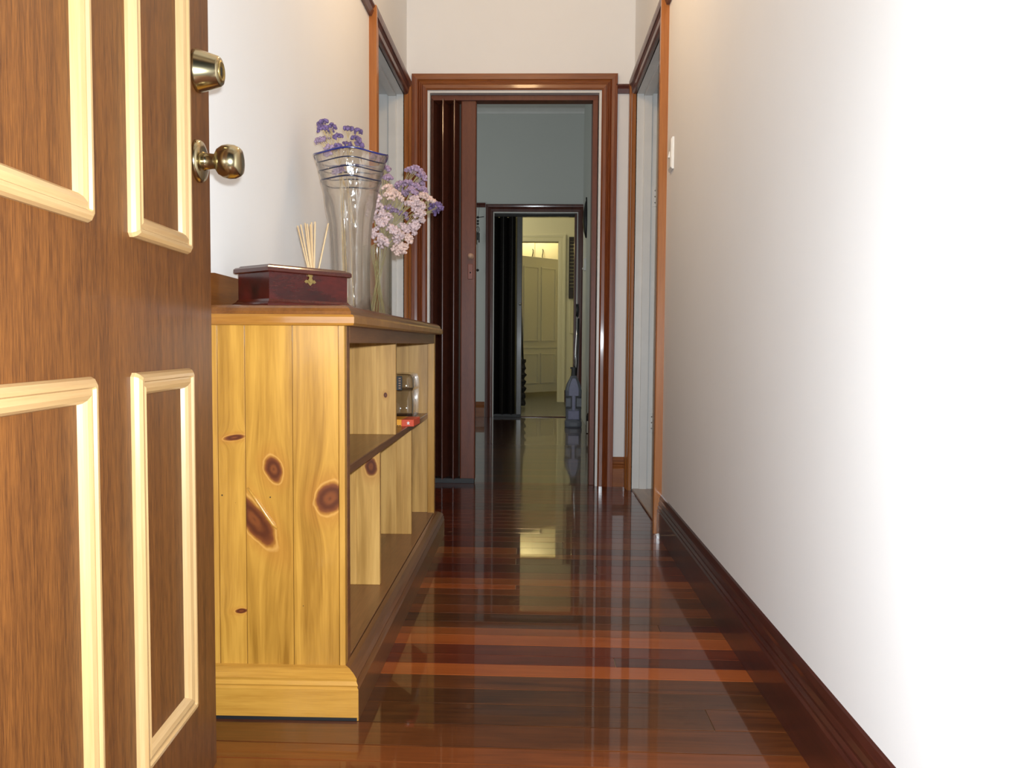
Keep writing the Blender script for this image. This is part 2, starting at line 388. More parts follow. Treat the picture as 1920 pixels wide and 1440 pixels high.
joints = {2.40: (-0.045, 'orange', 'rust'), 2.674: (-0.05, 'red', 'plum'), 2.808: (-0.05, 'amber', 'plum'), 2.576: (0.22, 'plum', 'red'), 1.826: (0.20, 'red', 'plum'), 1.53: (0.36, 'olive', 'brown'), 2.063: (0.34, 'brown', 'plum'), 2.895: (0.12, 'plum', 'rust')}
bx0, bx1 = -0.80, 0.66
for i in range(len(seams) - 1):
    y0, y1 = seams[i], seams[i + 1]
    j = joints.get(round(y0, 3))
    if j: board(y0, y1, bx0, j[0], FT[j[1]]); board(y0, y1, j[0], bx1, FT[j[2]])
    else: board(y0, y1, bx0, bx1, FT[cols[i]], 0.0016 if y1 < 1.66 else 0.0008)
# the rooms beyond: same boards, too far to tell apart
def plank_floor(name):
    t = NT(name).set(0.30, 1.0, 0.04); t.b.inputs['Coat IOR'].default_value = 1.5
    c = t.n('ShaderNodeTexCoord').outputs['Object']
    sp = t.n('ShaderNodeSeparateXYZ'); t.l(c, sp.inputs[0])
    k = t.math('FLOOR', t.math('DIVIDE', sp.outputs[1], 0.072))
    wn = t.n('ShaderNodeTexWhiteNoise', noise_dimensions='1D'); t.l(k, wn.inputs['W'])
    g = t.noise(t.vmath('MULTIPLY', c, (0.06, 1, 1)), 40, 4)
    col = t.ramp(wn.outputs[0], [(0.0, (0.035, 0.010, 0.006)), (0.5, (0.09, 0.022, 0.011)), (1.0, (0.15, 0.048, 0.016))])
    t.l(t.mix(g, col, (0.03, 0.01, 0.006)), t.b.inputs['Base Color'])
    return t.m
tag(box('floor', -2.72, 0.62, YE + 0.01, Y2 + 0.06, -0.05, -0.001, plank_floor('dark_plank_floor')), 'dark polished board floor of the second room', 'floor', kind='structure')
def lino(name):
    t = NT(name).set(0.35)
    c = t.n('ShaderNodeTexCoord').outputs['Object']
    ch = t.n('ShaderNodeTexBrick'); ch.inputs['Scale'].default_value = 3.0; ch.inputs['Mortar Size'].default_value = 0.012
    ch.offset = 0; ch.inputs['Color1'].default_value = (0.070, 0.070, 0.060, 1); ch.inputs['Color2'].default_value = (0.090, 0.088, 0.074, 1); ch.inputs['Mortar'].default_value = (0.05, 0.05, 0.045, 1)
    t.l(c, ch.inputs['Vector']); t.l(ch.outputs[0], t.b.inputs['Base Color']); return t.m
tag(box('floor', -2.72, 1.6, Y2 + 0.06, Y4, -0.05, 0.002, lino('grey_lino')), 'grey patterned lino floor of the rear rooms', 'floor', kind='structure')
tag(box('trim_8', D2[0], D2[1], Y2 + 0.03, Y2 + 0.075, 0.0, 0.008, M_TRIMD, bev=0.003), 'low dark threshold strip in the far doorway', 'threshold', kind='structure')

# ---- baseboards and picture rails
tag(run('baseboard_right', SKIRT, (XR, YF, 0), (XR, RD[0] - 0.085, 0), (-1, 0, 0), M_BASE), 'dark varnished moulded baseboard along the right hall wall', 'baseboard', kind='structure')
tag(run('baseboard_left', SKIRT, (XL, YF, 0), (XL, LD[0] - 0.085, 0), (1, 0, 0), M_BASE), 'dark varnished baseboard behind the pine bookcase', 'baseboard', kind='structure')
tag(run('baseboard_end', SKIRT, (ED[1] + 0.085, YE, 0), (XR, YE, 0), (0, -1, 0), M_TRIMX), 'short red brown baseboard beside the end doorway', 'baseboard', kind='structure')
tag(run('baseboard_dining', SKIRT, (-2.6, Y2, 0), (D2[0] - 0.09, Y2, 0), (0, -1, 0), M_TRIMX), 'baseboard below the hanging wind chime', 'baseboard', kind='structure')
tag(run('baseboard_kitchen', SKIRT, (D3[1] + 0.09, Y3, 0), (1.48, Y3, 0), (0, -1, 0), M_TRIMD), 'dark baseboard below the slatted wall panel', 'baseboard', kind='structure')
RZ = 2.035
tag(run('trim_1', RAIL, (XL, YF, 0), (XL, LD[0] - 0.088, 0), (1, 0, 0), M_TRIMD, z=RZ + 0.012), 'dark picture rail on the left hall wall', 'picture rail', kind='structure')
tag(run('trim_2', RAIL, (XR, YF, 0), (XR, RD[0] - 0.088, 0), (-1, 0, 0), M_TRIMD, z=RZ + 0.012), 'dark picture rail on the right hall wall', 'picture rail', kind='structure')
tag(run('trim_3', RAIL, (ED[1] + 0.085, YE, 0), (XR, YE, 0), (0, -1, 0), M_TRIMD, z=RZ), 'short picture rail right of the end doorway', 'picture rail', kind='structure')
tag(run('trim_4', RAIL, (XL, YE, 0), (ED[0] - 0.088, YE, 0), (0, -1, 0), M_TRIMD, z=RZ), 'tiny picture rail left of the end doorway', 'picture rail', kind='structure')
tag(run('trim_5', RAIL, (-2.6, Y2, 0), (D2[0] - 0.09, Y2, 0), (0, -1, 0), M_TRIMD, z=2.115), 'dark picture rail from which the wind chime hangs', 'picture rail', kind='structure')
CORN = [(0, 0), (0.012, 0), (0.02, 0.02), (0.05, 0.05), (0.06, 0.06), (0, 0.06)]
tag(run('trim_6', CORN, (-2.6, Y2, 0), (0.5, Y2, 0), (0, -1, 0), M_WHITE, z=CEIL - 0.06), 'white cornice at the top of the second room wall', 'cornice', kind='structure')

# ---- doorways
def doorway(name, label):
    return thing(name, label, 'door frame', kind='structure')
f1 = doorway('trim_7', 'cedar architrave and white jamb of the doorway that ends the hall')
architrave(f1, (0, YE, 0), (1, 0, 0), (0, -1, 0), ED[0] - 0.012, ED[1] + 0.012, ED[2] + 0.012, 0.080, 0.024, M_TRIM, M_TRIMX)
box('jamb', ED[0] - 0.02, ED[0], YE - 0.004, YE + T + 0.004, 0, ED[2], M_WHITE, f1)
box('jamb', ED[1], ED[1] + 0.02, YE - 0.004, YE + T + 0.004, 0, ED[2], M_WHITE, f1)
box('head_jamb', ED[0] - 0.02, ED[1] + 0.02, YE - 0.004, YE + T + 0.004, ED[2], ED[2] + 0.02, M_WHITE, f1)
def side_door(name, label, X, n, op, mleg):
    """doorway in a side wall; n = +1: the wall faces +X"""
    f = doorway(name, label)
    architrave(f, (X, 0, 0), (0, 1, 0), (n, 0, 0), op[0], op[1], DH, 0.090, 0.031, mleg, M_TRIMD)
    a, b = sorted((X + 0.004 * n, X - (T + 0.004) * n))
    box('jamb', a, b, op[0] - 0.02, op[0], 0, DH, M_WHITE, f)
    box('jamb', a, b, op[1], op[1] + 0.02, 0, DH, M_WHITE, f)
    box('head_jamb', a, b, op[0] - 0.02, op[1] + 0.02, DH, DH + 0.02, M_WHITE, f)
    s0, s1 = sorted((X - 0.035 * n, X - 0.075 * n))
    box('door_stop', s0, s1, op[1] - 0.013, op[1], 0, DH, M_WHITE, f, 0.002)
    box('door_stop', s0, s1, op[0], op[0] + 0.013, 0, DH, M_WHITE, f, 0.002)
    box('door_stop', s0, s1, op[0], op[1], DH - 0.013, DH, M_WHITE, f, 0.002)
    return f
fL = side_door('trim_9', 'cedar architrave and white jamb of the doorway past the bookcase', XL, 1, LD, M_TRIMS)
fR = side_door('trim_10', 'cedar architrave and white jamb of the doorway past the light switch', XR, -1, RD, M_TRIMS)
box('threshold', XR + 0.0, XR + T, RD[0], RD[1], 0.0, 0.010, wood('threshold_timber', (0.20, 0.10, 0.035), (0.36, 0.20, 0.08), 'Y', 14, 20, 0.35, 0.4), fR, 0.004)
box('threshold', XL - T, XL, LD[0], LD[1], 0.0, 0.010, MATS['threshold_timber'], fL, 0.004)
def hinge(parent, x, y, z, h=0.10, w=0.03):
    hg = box('hinge', x - w / 2, x + w / 2, y - 0.003, y + 0.001, z, z + h, M_WHITE, parent, 0.0008, 1)
    lathe('hinge_pin', [(0.005, 0), (0.005, h)], M_WHITE, hg, 10, (x + w / 2 + 0.003, y - 0.004, z))
    for zz in (0.2, 0.5, 0.8): lathe('screw', [(0.0035, -0.0042), (0.003, -0.003)], M_STEEL, hg, 8, (x - 0.004, y, z + zz * h), 'Y')
hinge(fR, XR + T - 0.020, RD[1], 1.44); hinge(fR, XR + T - 0.020, RD[1], 0.30)
# door leaves, swung open into the side rooms
def leaf(name, label, x0, x1, y0, y1):
    d = thing(name, label, 'door', kind='structure')
    box('door_leaf', x0, x1, y0, y1, 0.012, DH - 0.006, M_WHITE, d, 0.002)
    for a, b in ((0.15, 0.85), (1.02, 1.85)):
        for k in (0, 1):
            w = x1 - x0; u0 = x0 + w * (0.13 + 0.40 * k); u1 = u0 + w * 0.34
            box('door_panel', u0, u1, y0 - 0.006, y0 + 0.002, a, b, M_WHITE, d, 0.004)
    return d
leaf('door_2', 'white door leaf opened into the room past the bookcase', XL - T - 0.76, XL - T - 0.006, LD[1] + 0.000, LD[1] + 0.035)
leaf('door_3', 'white door leaf opened into the room past the light switch', XR + T + 0.008, XR + T + 0.765, RD[1] + 0.002, RD[1] + 0.037)

# ---- second doorway (far), dark cedar
f2 = doorway('trim_11', 'dark cedar architrave and jamb of the far doorway')
architrave(f2, (0, Y2, 0), (1, 0, 0), (0, -1, 0), D2[0] - 0.012, D2[1] + 0.010, D2[2] + 0.012, 0.073, 0.024, M_TRIMD, M_TRIMD)
box('jamb', D2[0] - 0.02, D2[0], Y2 - 0.004, Y2 + T, 0, D2[2], M_WHITE, f2)
box('jamb', D2[1], D2[1] + 0.02, Y2 - 0.004, Y2 + T, 0, D2[2], M_WHITE, f2)
box('head_jamb', D2[0] - 0.02, D2[1] + 0.02, Y2 - 0.004, Y2 + T, D2[2], D2[2] + 0.02, M_WHITE, f2)
box('jamb_lining', D2[1] - 0.022, D2[1] - 0.003, Y2 + 0.006, Y2 + T, 0, D2[2] - 0.004, M_TRIMD, f2)
box('head_track', D2[0] + 0.002, D2[1] - 0.002, Y2 + 0.03, Y2 + 0.08, D2[2] - 0.03, D2[2], M_CONCB, f2)
f3 = doorway('trim_12', 'cream architrave of the farthest doorway in front of the panelled door')
architrave(f3, (0, Y3, 0), (1, 0, 0), (0, -1, 0), D3[0], D3[1], D3[2], 0.092, 0.022, M_CREAM, M_CREAM)
box('jamb', D3[1] - 0.002, D3[1] + 0.004, Y3, Y3 + T, 0, D3[2], M_CREAM, f3)

# ---- concertina doors
def concertina(name, label, x0, x1, px1, yc, z0, z1, n, half, mat, mpost, ang_jit=0.1):
    d = thing(name, label, 'folding door', (x0, yc, 0), kind='structure')
    step = (x1 - x0) / n
    for i in range(n):
        sgn = 1 if i % 2 == 0 else -1
        a = Vector((i * step, -half * sgn, 0)); b = Vector(((i + 1) * step, half * sgn, 0))
        t = (b - a).normalized(); nn = Vector((-t.y, t.x, 0))
        prof = [(-0.004, 0.0), (0.0, 0.006), (0.25, 0.011), (0.5, 0.0125), (0.75, 0.011), (1.0, 0.006), (1.004, 0.0), (1.0, -0.004), (0.5, -0.006), (0.0, -0.004)]
        ring = [a + (b - a) * s + nn * w * (1 if sgn > 0 else -1) * 0.6 for s, w in prof]
        loft('fold_panel', [[(p.x, p.y, z) for p in ring] for z in (z0, z1)], mat, d, smooth=False)
    box('dark_gap_strip', 0.0, px1 - x0 - 0.004, -half * 0.8, half * 0.8, 0.001, z0 + 0.004, M_BLACK, d)  # black strip added to paint the dark gap under the folds
    post = box('lead_post', x1 - x0 + 0.003, px1 - x0, -0.030, 0.030, z0 - 0.006, z1, mpost, d, 0.006, 3)
    return d, post
ca, post = concertina('door_5', 'red brown concertina door folded to the left of the end doorway', -0.533, -0.385, -0.302, YE + 0.072, 0.022, 2.018, 5, 0.048, M_CONC, M_CONCP)
hk = lathe('handle', [(0.016, 0.0), (0.016, -0.004), (0.008, -0.008), (0.007, -0.022), (0.013, -0.028), (0.013, -0.036), (0.004, -0.039)], plain('acrylic_handle', (0.55, 0.35, 0.25), 0.12), post, 20, (0.205, -0.030, 1.205), 'Y')
box('lock_plate', 0.19, 0.216, -0.034, -0.029, 1.085, 1.165, plain('brown_plate', (0.22, 0.055, 0.025), 0.35), post, 0.002)
lathe('key_hole', [(0.004, -0.0045), (0.003, -0.003)], M_BLACK, post, 10, (0.203, -0.030, 1.12), 'Y')
tr = box('head_track', ED[0] + 0.002, ED[1] - 0.002, YE + 0.03, YE + 0.10, ED[2] - 0.028, ED[2] - 0.001, M_CONCP, f1, 0.002)
box('side_channel', ED[0] + 0.001, ED[0] + 0.014, YE + 0.03, YE + 0.10, 0, ED[2] - 0.028, M_CONC, f1, 0.002)
box('side_channel', ED[1] - 0.030, ED[1] - 0.004, YE + 0.022, YE + T, 0.0, ED[2] - 0.028, M_CONCP, f1, 0.002)
cb_, postb = concertina('door_6', 'black concertina door folded to the left of the far doorway', D2[0] + 0.002, -0.165, -0.108, Y2 + 0.058, 0.025, 2.03, 5, 0.045, M_CONCB, M_CONCG)
lathe('handle', [(0.014, 0.0), (0.008, -0.01), (0.012, -0.03), (0.004, -0.034)], M_STEEL, postb, 16, (0.262, -0.030, 1.15), 'Y')

# ------------------------------------------------------------------ front door
DA = math.atan2(-0.079, 1.0)
dr = Vector((0.079, -1.0, 0)).normalized()       # free edge towards hinge
DX, DW, DHT = Vector((-0.545, 1.35, 0)), 0.815, 2.03
# local frame: x = from free edge to hinge, y = out of visible face, z up
fd = thing('door_1', 'brown veneered front door with pale applied mouldings and brass knob, standing open', 'door', kind='structure')
nrm = Vector((-dr.y, dr.x, 0)); nrm = nrm if nrm.x > 0 else -nrm
fd.matrix_world = Matrix(((dr.x, nrm.x, 0, DX.x), (dr.y, nrm.y, 0, DX.y), (0, 0, 1, 0.0), (0, 0, 0, 1)))
box('door_slab', 0, DW, -0.038, 0.0, 0.012, DHT, M_VENEER, fd, 0.0015, 1)
MP = [(0.0, 0.0), (0.0, 0.004), (0.08, 0.0085), (0.22, 0.0115), (0.36, 0.0115), (0.42, 0.0085), (0.50, 0.0085), (0.66, 0.0105), (0.84, 0.0085), (0.94, 0.005), (1.0, 0.0)]
def mould_frame(x0, x1, z0, z1, w=0.031, r=0.012):
    # (frame of four mitred strips; corners rounded on the outside)
    def P(s, d, x, z, sx, sz): return (x + sx * s * w, d, z + sz * s * w)
    c = {'bl': (x0, z0, 1, 1), 'br': (x1, z0, -1, 1), 'tr': (x1, z1, -1, -1), 'tl': (x0, z1, 1, -1)}
    def ends(k, along):
        x, z, sx, sz = c[k]; out = []
        for s, d in MP:
            px, py, pz = P(s, d * 1.15, x, z, sx, sz)
            # chamfer of the outer corner
            k2 = max(0.0, r * (1 - s * 1.6)) * 0.42
            if along == 'z': pz += sz * k2
            else: px += sx * k2
            out.append((px, py, pz))
        return out
    g = None
    for a, b, al, m in (('bl', 'br', 'x', M_MOULDH), ('tl', 'tr', 'x', M_MOULDH), ('bl', 'tl', 'z', M_MOULD), ('br', 'tr', 'z', M_MOULD)):
        loft('panel_moulding', [ends(a, al), ends(b, al)], m, fd)
    # little corner pieces close the rounded corners
    for k, (x, z, sx, sz) in c.items():
        bm = bmesh.new(); q = r * 0.42
        A = ends(k, 'x'); B = ends(k, 'z')
        va = [bm.verts.new(p) for p in A]; vb = [bm.verts.new(p) for p in B]
        for i in range(len(va) - 1):
            try: bm.faces.new((va[i], va[i + 1], vb[i + 1], vb[i]))
            except ValueError: pass
        bmesh.ops.remove_doubles(bm, verts=bm.verts, dist=1e-6)
        from_bm('moulding_corner', bm, M_MOULD, fd)
for (x0, x1) in ((0.121, 0.331), (0.443, 0.690)):
    mould_frame(x0, x1, 0.165, 0.705); mould_frame(x0, x1, 0.880, 1.90)
# knob set
kb = thing('door_knob', None, None); kb.parent = fd
kx, kz = 0.060, 1.036
lathe('rose', [(0.034, 0.0), (0.034, 0.004), (0.031, 0.008), (0.022, 0.010)], M_BRASS, kb, 40, (kx, 0, kz), 'Y')
lathe('neck', [(0.016, 0.008), (0.0135, 0.014), (0.012, 0.026), (0.015, 0.032)], M_BRASS, kb, 32, (kx, 0, kz), 'Y')
lathe('knob_ball', [(0.013, 0.028), (0.021, 0.033), (0.026, 0.041), (0.0275, 0.050), (0.0265, 0.059), (0.023, 0.066), (0.020, 0.069), (0.012, 0.0705), (0.0, 0.0705)][:-1], M_BRASS, kb, 48, (kx, 0, kz), 'Y')
db = thing('deadbolt', None, None); db.parent = fd
bxk, bzk = 0.062, 1.178
lathe('lock_body', [(0.033, 0.0), (0.034, 0.003), (0.033, 0.006), (0.0235, 0.036), (0.021, 0.039), (0.016, 0.0395)], M_BRASS, db, 44, (bxk, 0, bzk), 'Y')
lathe('lock_face', [(0.017, 0.036), (0.017, 0.0405), (0.013, 0.0415), (0.011, 0.0395)], M_BRASSD, db, 36, (bxk, 0, bzk), 'Y')
box('key_slot', bxk - 0.0012, bxk + 0.0012, 0.039, 0.0402, bzk - 0.006, bzk + 0.006, M_BLACK, db)
box('latch_plate', -0.0012, 0.0005, -0.031, -0.008, kz - 0.03, kz + 0.03, M_BRASSD, fd, 0.0004, 1)
# entrance frame (around the camera's doorway)
fe = doorway('trim_13', 'cedar frame of the entrance opening around the front door')
box('jamb', -0.575, -0.535, YF - 0.15, YF + 0.01, 0, 2.06, M_TRIM, fe); box('jamb', 0.44, 0.47, YF - 0.15, YF + 0.01, 0, 2.06, M_TRIM, fe)
box('head_jamb', -0.575, 0.47, YF - 0.15, YF + 0.01, 2.06, 2.10, M_TRIMX, fe)

# ------------------------------------------------------------------ pine bookcase
BK = thing('bookcase', 'low honey pine bookcase with knotty end boards and moulded plinth against the left wall', 'bookcase')
PF, PY0, PY1 = -0.370, 1.570, 3.050       # body front X, near and far end Y
PB = -0.655
P_A = pine('pine_end_a', [(-0.591, 0.556, 0.020, 0.006, 0.15), (-0.580, 0.206, 0.013, 0.005, 0.1)], [(-0.617, 0.44, 0.0022), (-0.590, 0.425, 0.001)])
P_B = pine('pine_end_b', [(-0.513, 0.494, 0.0165, 0.0255, 0.25), (-0.552, 0.392, 0.021, 0.060, 0.62)], [(-0.520, 0.437, 0.0020)])
P_C = pine('pine_end_c', [(-0.400, 0.436, 0.0265, 0.031, -0.5)], [(-0.455, 0.218, 0.0015)])
P_1 = pine('pine_board', base=((0.35, 0.155, 0.020), (0.57, 0.30, 0.055)))
P_K = pine('pine_divider_knot', [(-0.425, 0.418, 0.016, 0.024, 0.1)], base=((0.48, 0.25, 0.058), (0.68, 0.40, 0.12)))
P_2 = pine('pine_divider', base=((0.46, 0.235, 0.055), (0.66, 0.385, 0.115)))
P_K2 = pine('pine_divider_small_knot', [(-0.425, 0.595, 0.0055, 0.008, 0.0)], base=((0.46, 0.235, 0.055), (0.66, 0.385, 0.115)))
P_T = wood('pine_top_shaded', (0.125, 0.039, 0.007), (0.235, 0.085, 0.016), 'Y', 16, 22, 0.3, 0.5, 0.10, 0.35)  # shade of the grazed front edge is mixed into this darker pine
P_TX = wood('pine_top_end', (0.26, 0.095, 0.013), (0.42, 0.185, 0.030), 'X', 16, 22, 0.3, 0.5, 0.10, 0.35)
P_D = wood('pine_shelf_shaded', (0.115, 0.040, 0.012), (0.225, 0.092, 0.030), 'Y', 16, 22, 0.4, 0.3, 0.15, 0.35)  # apron, shelves and near post: front-face shade painted into the brown
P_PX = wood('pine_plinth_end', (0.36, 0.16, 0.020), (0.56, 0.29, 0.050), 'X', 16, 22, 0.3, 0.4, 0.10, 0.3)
P_PY = wood('pine_plinth_front_shaded', (0.105, 0.036, 0.010), (0.20, 0.078, 0.022), 'Y', 16, 22, 0.3, 0.4, 0.10, 0.3)  # shaded copy of the plinth end, for the face grazed by the flash
zt = 0.780
for (a, b, m) in ((PB, -0.6245, P_1), (-0.6245, -0.5695, P_A), (-0.5695, -0.4745, P_B), (-0.4745, -0.3825, P_C), (-0.3825, PF, P_1)):
    box('end_board', a + 0.0004, b - 0.0004, PY0, PY0 + 0.020, 0.060, zt, m, BK, 0.0012, 1)
for (a, b, m) in ((PB, -0.545, P_2), (-0.545, -0.470, P_2), (-0.470, -0.396, P_2)):
    box('end_board', a, b, PY1 - 0.020, PY1, 0.060, zt, m, BK, 0.0009, 1)
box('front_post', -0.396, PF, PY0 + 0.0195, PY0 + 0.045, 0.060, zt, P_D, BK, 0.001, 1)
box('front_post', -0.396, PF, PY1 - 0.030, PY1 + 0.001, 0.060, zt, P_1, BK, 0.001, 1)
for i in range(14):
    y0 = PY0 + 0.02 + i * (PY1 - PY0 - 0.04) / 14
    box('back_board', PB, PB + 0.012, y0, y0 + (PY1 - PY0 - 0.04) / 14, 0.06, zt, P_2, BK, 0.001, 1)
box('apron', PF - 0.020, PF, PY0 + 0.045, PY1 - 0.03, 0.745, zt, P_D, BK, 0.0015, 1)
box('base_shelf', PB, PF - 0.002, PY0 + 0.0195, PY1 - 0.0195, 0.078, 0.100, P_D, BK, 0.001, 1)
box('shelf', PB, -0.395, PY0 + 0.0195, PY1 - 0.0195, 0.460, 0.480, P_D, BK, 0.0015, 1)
def divider(y, z0, z1, mats, xf, cuts):
    d = box('divider', PB + 0.012, cuts[0], y, y + 0.018, z0, z1, mats[0], BK, 0.0008, 1)
    xs = list(cuts) + [xf]
    for i in range(len(xs) - 1):
        box('divider_board', xs[i], xs[i + 1], y, y + 0.018, z0, z1, mats[i + 1], BK, 0.0008, 1)
divider(2.308, 0.480, 0.778, (P_2, P_2, P_K2), -0.395, (-0.52, -0.452))
divider(2.10, 0.100, 0.460, (P_2, P_2, P_K), -0.402, (-0.54, -0.465))
divider(2.67, 0.100, 0.460, (P_2, P_2, P_2), -0.404, (-0.54, -0.455))
# top: moulded slab (lower, wider) and rounded upper board
def top_layer(name, x1, y0, y1, prof, mat, z):
    rings = [[(PB - 0.002, y0 + d, z + h), (x1 - d, y0 + d, z + h), (x1 - d, y1 - d, z + h), (PB - 0.002, y1 - d, z + h)] for d, h in prof]
    return loft(name, rings, mat, BK)
top_layer('top_moulding', -0.3455, 1.546, 3.085, [(0.006, 0.0), (0.002, 0.0015), (0.0, 0.005), (0.0, 0.017), (0.003, 0.0215), (0.009, 0.0225)], P_TX, 0.779)
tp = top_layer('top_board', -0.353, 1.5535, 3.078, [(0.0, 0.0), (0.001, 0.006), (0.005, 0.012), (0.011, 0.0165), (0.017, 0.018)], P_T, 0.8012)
TOPZ = 0.8192
# upstand at the back, its near end swept down
prof = [(1.556, 0.0), (1.556, 0.050), (1.575, 0.064), (1.62, 0.068), (2.3, 0.058), (3.02, 0.055), (3.06, 0.046), (3.075, 0.02), (3.075, 0.0)]
loft('upstand', [[(x, yy, TOPZ - 0.001 + h) for yy, h in prof] for x in (PB - 0.004, PB + 0.008)], P_T, BK)
# plinth: moulded strips on the near end, front and far end
PP = [(0.0, 0.0), (0.033, 0.0), (0.033, 0.062), (0.030, 0.066), (0.032, 0.070), (0.028, 0.077), (0.029, 0.082), (0.022, 0.089), (0.010, 0.096), (0.0, 0.098)]
def plinth(name, pa, pb, na, nb, mat):
    A = [(pa[0] + na[0] * d, pa[1] + na[1] * d, h) for d, h in PP]; B = [(pb[0] + nb[0] * d, pb[1] + nb[1] * d, h) for d, h in PP]
    return loft(name, [A, B], mat, BK)
plinth('plinth', (PB, PY0), (PF, PY0), (0, -1), (1, -1), P_PX)
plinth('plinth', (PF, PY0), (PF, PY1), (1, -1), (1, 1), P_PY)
plinth('plinth', (PF, PY1), (PB, PY1), (1, 1), (0, 1), P_PX)
box('black_foot_strip', PB, PF + 0.030, PY0 - 0.0345, PY0 - 0.025, 0.0, 0.006, M_BLACK, BK)  # thin black strip along the bottom of the near plinth
# a long pale split knot edge standing slightly proud on the second end board
tube('split_knot_edge', [(-0.565, PY0 - 0.0005, 0.456), (-0.548, PY0 - 0.0015, 0.432), (-0.530, PY0 - 0.0015, 0.405), (-0.514, PY0 - 0.0015, 0.382), (-0.506, PY0 - 0.0005, 0.374)], [0.0018, 0.0034, 0.0036, 0.0038, 0.0022], P_PX, BK, 8)

# ------------------------------------------------------------------ things on the bookcase
# mahogany box
M_MAH = wood('mahogany_lacquer', (0.010, 0.0025, 0.003), (0.095, 0.008, 0.006), 'X', 4, 16, 0.25, 0.25, 0.05, 0.25)
M_MAHT = wood('mahogany_lid', (0.026, 0.004, 0.003), (0.085, 0.014, 0.008), 'X', 8, 22, 0.2, 0.6, 0.05, 0.3)
bxa = math.atan2(0.794, 0.608)
jb = thing('wooden_box', 'dark red mahogany box with brass clasp on the pine bookcase', 'box', (-0.536, 1.616, TOPZ), bxa)
BW, BD, BH = 0.216, 0.125, 0.086
def ring(x0, x1, y0, y1, z): return [(x0, y0, z), (x1, y0, z), (x1, y1, z), (x0, y1, z)]
loft('base_moulding', [ring(-0.004 + d, BW + 0.004 - d, -0.004 + d, BD + 0.004 - d, h) for d, h in ((0.0, 0.0), (0.0, 0.005), (0.003, 0.008), (0.007, 0.011), (0.010, 0.016))], M_MAH, jb)
loft('box_body', [ring(0.007, BW - 0.007, 0.007, BD - 0.007, h) for h in (0.010, 0.0715)], M_MAH, jb)
loft('lid', [ring(0.0 + d, BW - d, 0.0 + d, BD - d, h) for d, h in ((0.003, 0.0705), (0.0, 0.0725), (0.0, 0.080), (0.003, 0.083), (0.008, 0.084), (0.010, 0.0865), (0.020, 0.0875))], M_MAHT, jb)
cl = thing('clasp', None, None); cl.parent = jb
cx = 0.108
def plate(name, pts, y, th, mat, parent):
    return loft(name, [[(x, y, z) for x, z in pts], [(x, y - th, z) for x, z in pts]], mat, parent)
plate('clasp_plate', [(cx - 0.015, 0.0555), (cx - 0.011, 0.0600), (cx - 0.007, 0.0590), (cx - 0.003, 0.0620), (cx + 0.003, 0.0620), (cx + 0.007, 0.0590), (cx + 0.011, 0.0600), (cx + 0.015, 0.0555), (cx + 0.011, 0.0525), (cx + 0.006, 0.0535), (cx + 0.003, 0.0500), (cx, 0.0475), (cx - 0.003, 0.0500), (cx - 0.006, 0.0535), (cx - 0.011, 0.0525)], 0.0072, 0.0016, M_BRASSD, cl)
plate('clasp_hook', [(cx - 0.006, 0.0715), (cx + 0.006, 0.0715), (cx + 0.005, 0.067), (cx + 0.0035, 0.064), (cx + 0.0055, 0.060), (cx + 0.003, 0.056), (cx, 0.0545), (cx - 0.003, 0.056), (cx - 0.0055, 0.060), (cx - 0.0035, 0.064), (cx - 0.005, 0.067)], 0.0058, 0.0016, M_BRASSD, cl)

# reed diffuser
rd = thing('reed_diffuser', 'small reed diffuser bottle with pale wooden reeds behind the mahogany box', 'diffuser', (-0.556, 2.03, TOPZ))
G_CLEAR = glass('clear_glass')
lathe('bottle', [(0.022, 0.0), (0.026, 0.003), (0.026, 0.045), (0.020, 0.056), (0.012, 0.060), (0.012, 0.074), (0.014, 0.075)], G_CLEAR, rd, 28)
lathe('fragrance_oil', [(0.022, 0.003), (0.024, 0.004), (0.024, 0.030)], plain('amber_oil', (0.45, 0.28, 0.08), 0.2), rd, 24)
M_REED = wood('reed_wood', (0.74, 0.50, 0.26), (0.86, 0.65, 0.38), 'Z', 10, 60, 0.6)
for (dx, dy, h) in ((-0.042, 0.004, 0.222), (-0.031, -0.006, 0.224), (-0.024, 0.008, 0.230), (-0.015, -0.004, 0.226), (-0.008, 0.010, 0.232), (-0.013, 0.016, 0.228), (0.006, -0.008, 0.231), (0.036, 0.006, 0.229)):
    tube('reed', [(-dx * 0.22 - 0.002, -dy * 0.4, 0.004), (dx * 0.12, dy * 0.1, 0.075), (dx, dy, h)], 0.0019, M_REED, rd, 6)

